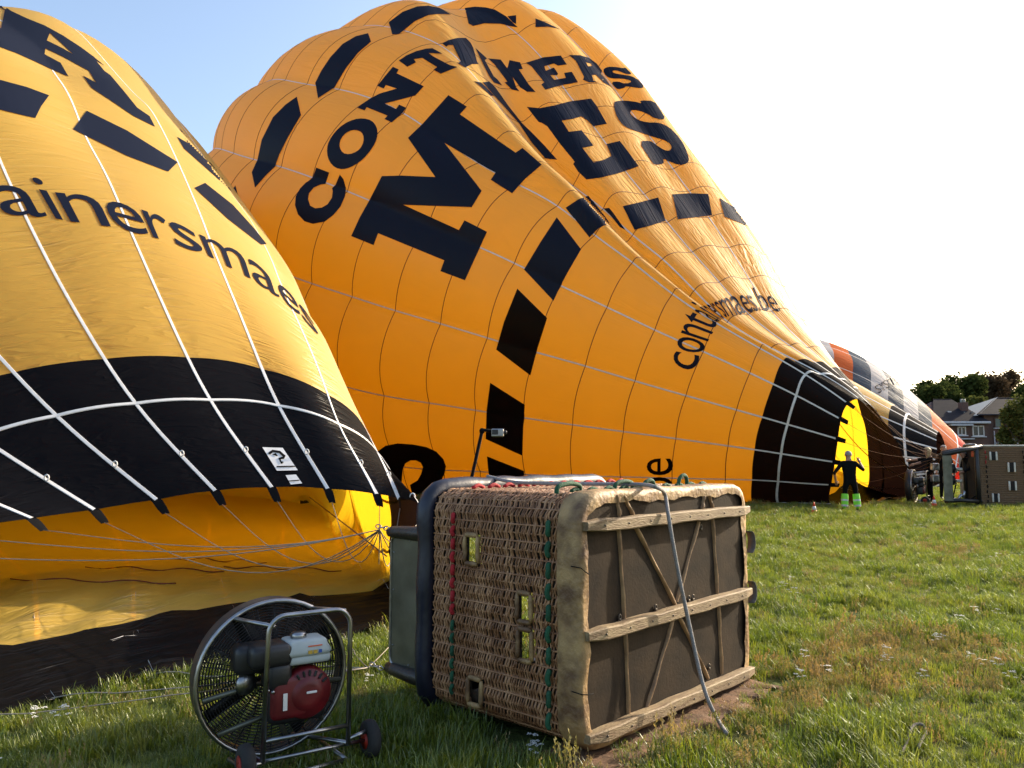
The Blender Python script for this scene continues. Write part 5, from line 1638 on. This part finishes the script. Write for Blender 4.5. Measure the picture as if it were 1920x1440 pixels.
person('person in dark clothes leaning over the burners of the far basket', tuple(dp), R(95), dict(
    belly=(0, .08, 1.06), chest=(0, .20, 1.26), neck=(0, .29, 1.39), chin=(0, .34, 1.45), head=(0, .37, 1.54), top=(0, .37, 1.61), shl=(-.17, .22, 1.35), shr=(.17, .22, 1.35),
    ell=(-.22, .30, 1.08), hal=(-.16, .48, .98), elr=(.22, .28, 1.08), har=(.16, .46, 1.00)), 1.12, sleeve='cloth_dark', shirt='cloth_dark')

# ================================================================== far basket, cones
M['wicker_far'] = pmat('far_wicker', (0.20, 0.115, 0.055), 0.7, c2=(0.10, 0.055, 0.026), scale=14, stretch=(1.0, 1.0, 6.0), bump=1.0, bscale=40)
M['white_hide'] = pmat('white_binding', (0.66, 0.62, 0.54), 0.6)
M['lead_roof_far'] = pmat('pale_screen', (0.30, 0.31, 0.28), 0.6)
M['inside_shade'] = pmat('painted_inside_shade', (0.012, 0.009, 0.008), 0.9)  # near-black colour stands in for the shade inside the far basket
YB = 25.7
a = at_y(1836, 946, YB); b = at_y(1932, 946, YB); zt = at_y(1836, 836, YB).z
fb = thing('wicker_basket', 'far wicker basket on its side with white-bound windows, brick houses behind it', 'basket', (a.x, YB, 0), R(-10))
W_ = b.x - a.x
bm = bmesh.new()
def rrect(x0, x1, z0, z1, r, y, n=5):
    out = []
    for cx_, cz_, a0 in ((x0 + r, z0 + r, PI), (x1 - r, z0 + r, 1.5 * PI), (x1 - r, z1 - r, 0), (x0 + r, z1 - r, .5 * PI)):
        for k in range(n + 1):
            t = a0 + .5 * PI * k / n; out.append((cx_ + r * math.cos(t), y, cz_ + r * math.sin(t)))
    return out
# wicker wall rows: stacked woven bands on the near side, top and far side
nb = 26
for k in range(nb):
    z0 = 0.03 + (zt - 0.06) * k / nb; z1 = 0.03 + (zt - 0.06) * (k + 1) / nb - .004
    bx(bm, (W_ / 2 + .03, 0.03, (z0 + z1) / 2), (W_ - .08, 0.05 + .012 * (k % 2), z1 - z0), None, .012, 1)
tag(bm_obj('wicker_weave', bm, M['wicker_far'], fb), kind='stuff')
bm = bmesh.new(); bx(bm, (W_ / 2 + .03, .52, zt / 2), (W_ - .1, .90, zt - .08), None, .05, 2); bm_obj('basket_body', bm, M['wicker_far'], fb)
bm = bmesh.new(); bx(bm, (.03, .5, zt / 2), (.04, .85, zt - .1)); bm_obj('open_top_shade', bm, M['inside_shade'], fb)  # solid dark slab put in for the shade of the open end
bm = bmesh.new(); bx(bm, (W_ / 2 + .03, .5, zt + .005), (W_ - .06, 1.0, .05), None, .02, 2); bm_obj('top_binding', bm, M['white_hide'], fb)
tube_obj('rim_padding', [(0.0, y_, z_) for y_, z_ in ((0.0, 0.06), (-.01, zt * .5), (0.0, zt - .06), (.1, zt + .0), (.5, zt + .02), (.9, zt), (.98, zt - .1), (1.0, zt * .5), (.98, .06))], 0.075, M['black_sleeve'], fb, 10)
bm = bmesh.new(); bx(bm, (W_ - .02, 0.02, zt / 2), (.14, .10, zt), None, .03, 2); bm_obj('hide_edge_band', bm, M['white_hide'], fb)
for px0, py0, px1, py1 in ((1853, 847, 1866, 863), (1884, 867, 1897, 885), (1886, 902, 1899, 919), (1858, 925, 1870, 941)):
    A_ = at_y(px0, py1, YB); B_ = at_y(px1, py0, YB)
    x0, x1, z0, z1 = A_.x - a.x, B_.x - a.x, A_.z, B_.z
    w = bpy.data.objects.new('window', None); link(w, fb)
    bm = bmesh.new(); bx(bm, ((x0 + x1) / 2, -.012, (z0 + z1) / 2), ((x1 - x0) * .6, .03, z1 - z0), None, .01, 1); bm_obj('opening_shade', bm, M['inside_shade'], w)  # dark block on the wall, the window's shade put into its colour
    for sx in (0, 1):
        bm = bmesh.new(); bx(bm, (x0 + (x1 - x0) * (.12 if sx == 0 else .88), -.02, (z0 + z1) / 2), ((x1 - x0) * .24, .05, (z1 - z0) * 1.02), None, .02, 2); bm_obj('binding', bm, M['white_hide'], w, True)
for px in (1848, 1912):
    for k in range(11):
        x = at_y(px + (k % 2), 900, YB).x - a.x; z = .1 + (zt - .2) * k / 11
        tube_obj('rope_stitch', [(x, -.02, z), (x + .01, -.035, z + .05), (x, -.02, z + .10)], .016, M['red_rope'] if (px == 1848 and k > 7) else M['black'], fb, 6)
# burner frame: padded uprights, steel screens, two burners
P = lambda px, py, y=YB: at_y(px, py, y) - Vector((a.x, YB, 0))
fbi = Matrix.Rotation(R(10), 3, 'Z')
def Q_(px, py, y=YB): return fbi @ P(px, py, y)
tube_obj('padded_upright', [Q_(1840, 838), Q_(1800, 845), Q_(1766, 853)], .085, M['black_sleeve'], fb, 10)
tube_obj('padded_upright', [Q_(1840, 838, 27.3), Q_(1800, 843, 27.3), Q_(1766, 850, 27.3)], .085, M['black_sleeve'], fb, 10)
tube_obj('padded_upright', [Q_(1840, 940), Q_(1800, 938), Q_(1772, 940)], .07, M['black_sleeve'], fb, 10)
for (x0, x1, yt, yb, yy, mt) in ((1767, 1784, 854, 939, 25.6, 'steel_sheet'), (1797, 1811, 848, 925, 27.2, 'lead_roof_far')):
    p = [Q_(x0, yt, yy), Q_(x1, yt, yy), Q_(x1 + 4, yb, yy), Q_(x0 + 4, yb, yy)]
    bm = bmesh.new()
    f_ = [bm.verts.new(q) for q in p]; g_v = [bm.verts.new(q + Vector((0, .02, 0))) for q in p]
    bm.faces.new(f_[::-1]); bm.faces.new(g_v)
    for i in range(4): bm.faces.new((f_[i], f_[(i + 1) % 4], g_v[(i + 1) % 4], g_v[i]))
    bm_obj('side_screen', bm, M[mt], fb)
for py in (878, 900):
    c = Q_(1790, py, 26.2)
    RYb = Matrix.Rotation(-PI / 2, 3, 'Y')
    bm = bmesh.new(); lathe(bm, [(.10, 0), (.17, .03), (.17, .30), (.15, .34)], 18, tuple(c), RYb); bu = bm_obj('burner', bm, M['engine_black'], fb, True)
    for k in range(3):
        tube_obj('coil', [tuple(c + RYb @ Vector((.15 * math.cos(t), .15 * math.sin(t), .16 + .06 * k))) for t in np.linspace(0, 2 * PI, 17)[:-1]], .016, M['steel'], bu, 6, True)
    bm = bmesh.new(); bx(bm, tuple(c + Vector((-.62, 0, 0.05))), (.22, .25, .24), None, .03, 2); bm_obj('burner_can', bm, M['steel'], bu)
    bm = bmesh.new(); bx(bm, tuple(c + Vector((.12, -.05, -.03))), (.20, .12, .10), None, .02, 2); bm_obj('valve_block', bm, M['steel'], bu)
hose = [Q_(1793, 905, 26.0), Q_(1790, 920, 26.0), Q_(1788, 932, 26.0), Q_(1800, 940, 26.0), Q_(1815, 938, 26.0), Q_(1830, 930, 26.0)]
tube_obj('fuel_hose', smooth_path(hose, 5), .02, M['black'], fb, 6)
for k, px in enumerate((1780, 1795, 1806)):
    bm = bmesh.new(); lathe(bm, [(.03, 0), (.05, .02), (.05, .22), (.02, .25)], 10, tuple(Q_(px, 940 - 3 * k, 25.9)), Matrix.Rotation(1.2 - .5 * k, 3, 'Y')); bm_obj('quick_coupler', bm, M['steel'], fb, True)
bm = bmesh.new(); bx(bm, tuple(Q_(1826, 851, 26.0)), (.10, .25, .22), None, .03, 2); bm_obj('fire_blanket_pouch', bm, M['hub_red'], fb)
# traffic cones
M['cone_o'] = pmat('cone_orange', (0.75, 0.07, 0.02), 0.5)
M['cone_w'] = pmat('cone_white_band', (0.75, 0.75, 0.75), 0.5)
def cone(px, py, label, h):
    g = ground(px, py)
    c = thing('traffic_cone', label, 'cone', tuple(g), 0.4, 'small traffic cones')
    s = h / 0.32
    bm = bmesh.new(); bx(bm, (0, 0, .012 * s), (.21 * s, .21 * s, .024 * s), None, .008, 1); bm_obj('base', bm, M['cone_o'], c)
    pr = [(.082, .024), (.060, .11)], [(.060, .11), (.036, .21)], [(.036, .21), (.014, .315), (.006, .32)]
    for p_, m_, nm in zip(pr, ('cone_o', 'cone_w', 'cone_o'), ('lower_cone', 'white_band', 'tip')):
        bm = bmesh.new(); lathe(bm, [(r * s, z * s) for r, z in p_], 20); bm_obj(nm, bm, M[m_], c, True)
cone(1527, 964, 'orange and white traffic cone on the grass beside the person in hi-vis trousers', .34)
cone(1752, 951, 'orange and white traffic cone between the fan and the far basket', .36)
# pale cloth strip on the ground by the mouth
bm = bmesh.new(); prev = None
for i in range(10):
    g = ground(1632 + 7.5 * i, 941 - 1.0 * i + 1.5 * math.sin(i), .07)
    r_ = [bm.verts.new(g + Vector((0, d, .05 * math.sin(i * 1.7 + d * 4)))) for d in (0, .3)]
    if prev: bm.faces.new((prev[0], prev[1], r_[1], r_[0]))
    prev = r_
o = bm_obj('turning_vent_strip', bm, M['hide'], rootB, True); o.location = -Vector(rootB.location)
o.modifiers.new('solid', 'SOLIDIFY').thickness = .01
# lip tabs and flying wires of the middle balloon
invB = Vector(rootB.location)
lipB = BM.pos(np.arange(-9, 6).astype(float), np.zeros(15))
fin = at_y(1766, 856, 25.7)
for i, g in enumerate(range(-9, 6)):
    p = Vector(lipB[i])
    if p.z > 0.3:
        t = Vector(BM.pos(np.array([g * 1.0]), np.array([.12]))[0]); dn = (p - t).normalized()
        sd = (Vector(BM.pos(np.array([g + .1]), np.array([.0]))[0]) - p).normalized() * .09
        bm = bmesh.new(); v = [bm.verts.new(p + dn * u + sd * k + Vector((0, -.03, 0)) - invB) for u, k in ((-.1, -1), (.24, -.8), (.24, .8), (-.1, 1))]
        bm.faces.new(v); bm_obj('lip_tab', bm, M['black'], rootB)
    end = fin if p.z > 0.3 else at_y(1772, 938, 25.7)
    pts = []
    for k in range(11):
        t = k / 10; q = p.lerp(end, t); q.z -= .25 * 4 * t * (1 - t); q.z = max(q.z, .08); pts.append(q - invB)
    tube_obj('flying_wire', pts, .0055, M['seam'], rootB, 4)

# ================================================================== two balloons beyond
BC = Balloon([22.9384, 41.0, 1.0042, 0.6722, -0.1117, 1.6, 21.0, 0.6439, 2.0, 1.1837, 1.2128], 20, 0.05)
rootC = build_balloon(BC, 'hot_air_balloon', 'pale yellow balloon with black lip, seen only past the mouth of the M balloon', BLACK_ROWS(M['yellow'], M['black_f']), lambda g, l: np.full_like(g, .8), gsub=6, lsub=4, occluders=[BA, BM], tape_w=.09, ring_w=.13, seam_mat=None)
BD = Balloon([27.6498, 50.0, 0.1416, 0.0316, 0.382, 1.197, 17.0, 0.4211, 2.2, 0.6475, 0.95], 16, 0.06)
def mat_D(g, l0, l1):
    if l1 <= 1: return M['red_f']
    if l1 <= 3: return M['orange_f']
    return [M['slate_f'], M['white_f'], M['slate_f'], M['white_f'], M['slate_f'], M['orange_f'], M['white_f']][min(6, int(l0) - 3)]
rootD = build_balloon(BD, 'hot_air_balloon', 'orange, slate blue and white banded balloon in front of the houses', mat_D, lambda g, l: np.full_like(g, .5), gsub=6, lsub=4, occluders=[BA, BM, BC], tape_w=.05, seam_mat=None, ring_w=.12)
write_on(BD, 'SYSTEM', [((1646 + 7.5 * k, 739 - 4.5 * k), (1640.5 + 7.5 * k, 730.5 - 4.5 * k)) for k in range(7)], M['navy_f'], cell=4, fill=.94, off=.06)

# ================================================================== houses
M['brick'] = None
def brick_mat(name, c1, c2, mortar):
    m, nt, out = nodes_of(name)
    p = nt.nodes.new('ShaderNodeBsdfPrincipled'); p.inputs['Roughness'].default_value = .9
    tc = nt.nodes.new('ShaderNodeTexCoord')
    sp = nt.nodes.new('ShaderNodeSeparateXYZ'); cb_ = nt.nodes.new('ShaderNodeCombineXYZ'); ad = nt.nodes.new('ShaderNodeMath')
    nt.links.new(tc.outputs['Object'], sp.inputs[0]); nt.links.new(sp.outputs[0], ad.inputs[0]); nt.links.new(sp.outputs[1], ad.inputs[1])
    nt.links.new(ad.outputs[0], cb_.inputs[0]); nt.links.new(sp.outputs[2], cb_.inputs[1])
    b = nt.nodes.new('ShaderNodeTexBrick'); b.inputs['Scale'].default_value = 4.4
    b.inputs['Color1'].default_value = (*c1, 1); b.inputs['Color2'].default_value = (*c2, 1); b.inputs['Mortar'].default_value = (*mortar, 1); b.inputs['Mortar Size'].default_value = .015
    nt.links.new(cb_.outputs[0], b.inputs['Vector']); nt.links.new(b.outputs[0], p.inputs['Base Color'])
    bp = nt.nodes.new('ShaderNodeBump'); bp.inputs['Strength'].default_value = .4; bp.inputs['Distance'].default_value = .02; bp.invert = True
    nt.links.new(b.outputs['Fac'], bp.inputs['Height']); nt.links.new(bp.outputs[0], p.inputs['Normal'])
    nt.links.new(p.outputs[0], out.inputs[0])
    return m
M['brick'] = brick_mat('red_brown_brick', (0.115, 0.060, 0.048), (0.085, 0.045, 0.037), (0.13, 0.10, 0.085))
M['slate_roof'] = pmat('slate_roof', (0.024, 0.024, 0.031), 0.9, c2=(0.014, 0.014, 0.019), spec=0.1, scale=1.4, stretch=(1, 1, 5), bump=.6, bscale=6)
M['lead_roof'] = pmat('pale_roof_edge', (0.24, 0.25, 0.23), 0.6)
M['gutter'] = pmat('white_gutter', (0.55, 0.57, 0.62), 0.5)
M['frame_w'] = pmat('white_window_frame', (0.62, 0.62, 0.62), 0.5)
M['glass'] = pmat('window_glass', (0.035, 0.045, 0.06), 0.08, spec=.8)
M['glass_g'] = pmat('greenish_blind', (0.12, 0.17, 0.15), 0.3)
HY = 74.0
def hx(px, y=HY): return (px - CX) / F * y / 1.0
def hp(px, py, y=HY): return at_y(px, py, y)
def prism(bm, pts, d):
    f_ = [bm.verts.new(p) for p in pts]; b_ = [bm.verts.new(Vector(p) + Vector(d)) for p in pts]
    bm.faces.new(f_); bm.faces.new(b_[::-1])
    for i in range(len(pts)): bm.faces.new((f_[i], b_[i], b_[(i + 1) % len(pts)], f_[(i + 1) % len(pts)]))
    bmesh.ops.recalc_face_normals(bm, faces=bm.faces)
def house_window(par, px0, py0, px1, py1, y, mull=True, glass='glass', frame='frame_w'):
    o = Vector(par.location)
    A_ = hp(px0, py1, y) - o; B_ = hp(px1, py0, y) - o
    x0, x1, z0, z1 = A_.x, B_.x, A_.z, B_.z
    w = bpy.data.objects.new('window', None); link(w, par)
    bm = bmesh.new(); bx(bm, ((x0 + x1) / 2, A_.y - .02, (z0 + z1) / 2), (x1 - x0, .04, z1 - z0)); bm_obj('pane', bm, M[glass], w)
    t = .09
    bm = bmesh.new()
    for c, s_ in ((((x0 + x1) / 2, A_.y - .05, z0), (x1 - x0 + t, .12, t)), (((x0 + x1) / 2, A_.y - .05, z1), (x1 - x0 + t, .12, t)), ((x0, A_.y - .052, (z0 + z1) / 2), (t, .12, z1 - z0)), ((x1, A_.y - .052, (z0 + z1) / 2), (t, .12, z1 - z0))) + (((((x0 + x1) / 2), A_.y - .048, (z0 + z1) / 2), (t, .10, z1 - z0)),) * bool(mull):
        bx(bm, c, s_)
    bm_obj('frame', bm, M[frame], w)
    bm = bmesh.new(); bx(bm, ((x0 + x1) / 2, A_.y - .11, z0 - .10), (x1 - x0 + .35, .24, .09)); bm_obj('sill', bm, M['gutter'], w)
o1 = Vector((hx(1742), HY, 0))
h1 = thing('brick_house', 'brick house with dark slate roof and long white gutter under the trees', 'house', tuple(o1))
xl, xr = 0.0, hx(1851) - o1.x
ze = hp(1800, 792).z
bm = bmesh.new(); bx(bm, ((xl + xr) / 2, 4.0, ze / 2), (xr - xl, 8.0, ze)); bm_obj('wall', bm, M['brick'], h1)
zr = hp(1770, 750, HY + 4).z
bm = bmesh.new()
e0, e1, r0, r1 = Vector((xl + .3, -.3, ze)), Vector((xr + .1, -.3, ze)), Vector((hx(1753, HY + 4) - o1.x, 4, zr)), Vector((hx(1786, HY + 4) - o1.x, 4, zr))
prism(bm, [e0, e1, r1, r0], (0, .12, .12)); rf = bm_obj('roof', bm, M['slate_roof'], h1)
bm = bmesh.new(); prism(bm, [Vector((xl, 8.2, ze)), Vector((xr, 8.2, ze)), r1 + Vector((0, .15, 0)), r0 + Vector((0, .15, 0))], (0, -.12, .10)); bm_obj('rear_roof', bm, M['slate_roof'], h1)
bm = bmesh.new(); prism(bm, [e1 + Vector((0, 0.05, 0)), Vector((xr, 8.1, ze)), r1 + Vector((0, .08, 0))], (-.1, 0, .05)); bm_obj('hip_roof', bm, M['slate_roof'], h1)
bm = bmesh.new(); prism(bm, [Vector((xl + .05, .0, ze)), Vector((xl + .05, 8.0, ze)), Vector((r0.x - .3, 4, zr - .2))], (.25, 0, 0)); bm_obj('gable_wall', bm, M['brick'], h1)
p = hp(1806, 766, HY + 2) - o1
bm = bmesh.new(); bx(bm, (p.x, p.y, p.z - .4), (.7, .6, 2.0), None, .03, 1); ch = bm_obj('chimney', bm, M['brick'], rf)
for k in (-1, 1):
    bm = bmesh.new(); lathe(bm, [(.10, 0), (.12, .03), (.09, .35)], 10, (p.x + .15 * k, p.y, p.z + .6)); bm_obj('chimney_pot', bm, M['lead_roof'], rf, True)
for k in (-.2, .25):
    bm = bmesh.new(); bx(bm, (p.x + k + .1, p.y - .55, p.z - 1.0), (.12, .12, 1.3), Matrix.Rotation(.25 * (1 if k > 0 else -1), 3, 'Y')); bm_obj('roof_ladder_rail', bm, M['lead_roof'], rf)
bm = bmesh.new(); bx(bm, (hp(1779, 772, HY + 1.6).x - o1.x, 1.55, hp(1779, 772, HY + 1.5).z), (.35, .2, .12)); bm_obj('skylight', bm, M['frame_w'], rf)
bm = bmesh.new(); bx(bm, ((xl + xr) / 2 + .4, -.40, ze - .02), (xr - xl - .7, .26, .20), None, .03, 1); bm_obj('gutter', bm, M['gutter'], h1)
g2 = hp(1798, 797) - o1
bm = bmesh.new(); bx(bm, (g2.x, -.30, g2.z), (2.1, .6, .14)); bm_obj('canopy', bm, M['gutter'], h1)
g2 = hp(1805, 823) - o1
bm = bmesh.new(); bx(bm, (g2.x, -.30, g2.z), (1.6, .6, .10)); bm_obj('canopy', bm, M['gutter'], h1)
house_window(h1, 1796, 801, 1809, 815, HY)
house_window(h1, 1824, 799, 1843, 817, HY)
o2 = Vector((hx(1852), HY + .6, 0))
h2 = thing('brick_house', 'taller brick house with hipped roof beside the long white gutter', 'house', tuple(o2))
HY2 = HY + .6
xr2 = hx(1965) - o2.x; ze2 = hp(1860, 776, HY2).z
bm = bmesh.new(); bx(bm, (xr2 / 2, 4, ze2 / 2), (xr2, 8, ze2)); bm_obj('wall', bm, M['brick'], h2)
zr2 = hp(1872, 747, HY2 + 3.5).z
E0, E1 = Vector((-.9, -.5, ze2 - .15)), Vector((xr2 + .5, -.5, ze2 - .15)); R0, R1 = Vector((hx(1872, HY2 + 3.5) - o2.x, 3.5, zr2)), Vector((hx(1925, HY2 + 3.5) - o2.x, 3.5, zr2))
bm = bmesh.new(); prism(bm, [E0, E1, R1, R0], (0, .12, .12)); bm_obj('roof', bm, M['slate_roof'], h2)
bm = bmesh.new(); prism(bm, [E0 + Vector((-.02, -.05, -.05)), Vector((-.9, 7.8, ze2 - .15)), R0 + Vector((-.05, 0, .05))], (.15, 0, .1)); bm_obj('hip_roof', bm, M['lead_roof'], h2)
bm = bmesh.new(); prism(bm, [Vector((-.9, 7.8, ze2 - .15)), Vector((xr2, 7.8, ze2 - .15)), R1, R0], (0, -.1, .08)); bm_obj('rear_roof', bm, M['slate_roof'], h2)
house_window(h2, 1865, 784, 1876, 801, HY2, False, 'glass_g', 'brick')
house_window(h2, 1869, 820, 1880, 829, HY2, False, 'glass', 'brick')
house_window(h2, 1897, 816, 1909, 829, HY2, False, 'glass', 'brick')
pd = hp(1863, 808, HY2) - o2
tube_obj('downpipe', [(pd.x, -.08, pd.z), (pd.x, -.08, .1)], .05, M['gutter'], h2, 8)

# ================================================================== trees
def leaf_mat(name, a, b):
    m, nt, out = nodes_of(name)
    N_ = nt.nodes.new; L_ = nt.links.new
    geo = N_('ShaderNodeNewGeometry'); cr = N_('ShaderNodeValToRGB')
    cr.color_ramp.elements[0].color = (*a, 1); cr.color_ramp.elements[1].color = (*b, 1)
    L_(geo.outputs['Random Per Island'], cr.inputs[0])
    d = N_('ShaderNodeBsdfDiffuse'); t = N_('ShaderNodeBsdfTranslucent'); L_(cr.outputs[0], d.inputs[0]); L_(cr.outputs[0], t.inputs[0])
    ms = N_('ShaderNodeMixShader'); ms.inputs[0].default_value = .35; L_(d.outputs[0], ms.inputs[1]); L_(t.outputs[0], ms.inputs[2]); L_(ms.outputs[0], out.inputs[0])
    return m
M['leaf_g'] = leaf_mat('tree_leaves_green', (0.030, 0.045, 0.012), (0.070, 0.085, 0.026))
M['leaf_b'] = leaf_mat('tree_leaves_bronze', (0.048, 0.034, 0.020), (0.085, 0.060, 0.036))
M['leaf_l'] = leaf_mat('tree_leaves_light', (0.060, 0.072, 0.018), (0.115, 0.120, 0.035))
M['bark'] = pmat('bark', (0.08, 0.06, 0.045), 0.9, bump=.8, bscale=20)
def tree(name, label, x, y, h, w, leafm, nleaf=5200, seed=0, ls=.34):
    rnd = random.Random(seed)
    t = thing(name, label, 'tree', (x, y, 0), 0, 'trees behind the houses')
    bm = bmesh.new()
    tube(bm, [(0, 0, -.1), (.1, 0, h * .2), (-.1, .1, h * .45), (.1, 0, h * .8)], [w * .06, w * .045, w * .032, .05], 9)
    tips = []
    for k in range(9):
        a = k * 2.4 + rnd.random(); z0 = h * rnd.uniform(.25, .6); L_ = w * rnd.uniform(.28, .45)
        e = Vector((math.cos(a) * L_, math.sin(a) * L_, z0 + h * rnd.uniform(.12, .3))); tips.append(e)
        tube(bm, [(0, 0, z0), e * .5 + Vector((0, 0, z0 * .35)), e], [w * .022, w * .014, .03], 6)
    bm_obj('trunk', bm, M['bark'], t, True)
    lobes = [(Vector((0, 0, h * .68)), w * .36, h * .30)]
    for k in range(16):
        a = k * 2.39 + rnd.random(); rr = w * rnd.uniform(.18, .42); zz = h * rnd.uniform(.18, .90)
        rr *= math.sqrt(max(.15, 1 - ((zz / h - .55) / .5) ** 2))
        lobes.append((Vector((math.cos(a) * rr, math.sin(a) * rr, zz)), w * rnd.uniform(.12, .20), h * rnd.uniform(.08, .13)))
    tot = sum(l[1] ** 1.5 for l in lobes)
    V, Fc = [], []
    for c, r, hz in lobes:
        for _ in range(int(nleaf * r ** 1.5 / tot)):
            u = Vector((rnd.gauss(0, 1), rnd.gauss(0, 1), rnd.gauss(0, 1))).normalized() * (rnd.random() ** .33) * rnd.uniform(.85, 1.12)
            p = c + Vector((u.x * r, u.y * r, u.z * hz))
            s_ = ls * rnd.uniform(.5, 1.2)
            d1 = Vector((rnd.gauss(0, 1), rnd.gauss(0, 1), rnd.gauss(0, .6))).normalized(); d2 = d1.cross(Vector((rnd.gauss(0, 1), rnd.gauss(0, 1), rnd.gauss(0, 1)))).normalized()
            b = len(V)
            V += [p - d1 * s_ * .5, p + d2 * s_ * .3, p + d1 * s_ * .5, p - d2 * s_ * .3]
            Fc.append((b, b + 1, b + 2, b + 3))
    tag(mesh_obj('crown', V, Fc, M[leafm], t), kind='stuff')
def tpx(px, y): return (px - CX) / F * y
def tz(py, y): return at_y(960, py, y).z
for i, (px, py, y, wpx, lm, nm, lb) in enumerate((
    (1730, 728, 98, 70, 'leaf_g', 'dark_green_tree', 'dark green tree rising behind the banded balloon'),
    (1768, 722, 102, 80, 'leaf_g', 'dark_green_tree', 'broad dark green tree rising behind the slate roof ridge'),
    (1805, 712, 110, 90, 'leaf_g', 'tall_tree', 'tall loose-crowned green tree behind the chimney'),
    (1850, 703, 118, 110, 'leaf_b', 'bronze_tree', 'great bronze-leaved tree, the rounded crest of the wood'),
    (1905, 706, 122, 90, 'leaf_b', 'bronze_tree', 'bronze-leaved tree behind the hipped roof'),
    (1950, 712, 110, 90, 'leaf_g', 'dark_green_tree', 'dark green tree beyond the hipped house at the wood edge'),
    (1828, 752, 92, 44, 'leaf_l', 'light_green_tree', 'small light green tree between the two brick houses'),
    (1915, 735, 66, 64, 'leaf_l', 'leafy_tree', 'light green tree in front of the hipped brick house'))):
    tree(nm, lb, tpx(px, y), y, tz(py, y) * (1.08 if y > 80 else 1.0), wpx / F * y * 1.3, lm, 15000 if y > 80 else 9000, 30 + i, .55 if y > 80 else .34)
# wooded slope closing the view behind the trees
hv = []
for i in range(41):
    x = -60 + i * 6
    hv.append((x, 128, -1)); hv.append((x, 140, 3.5 + 1.2 * math.sin(i * .7))); hv.append((x, 175, 6 + 1.0 * math.sin(i * .5)))
hf = []
for i in range(40):
    for k in range(2):
        a_ = i * 3 + k; hf.append((a_, a_ + 3, a_ + 4, a_ + 1))
M['slope'] = pmat('wooded_slope', (0.04, 0.05, 0.02), 0.95, c2=(0.02, 0.026, 0.012), scale=.5, bump=1, bscale=2)
tag(mesh_obj('hill', hv, hf, M['slope'], smooth=True), kind='structure')
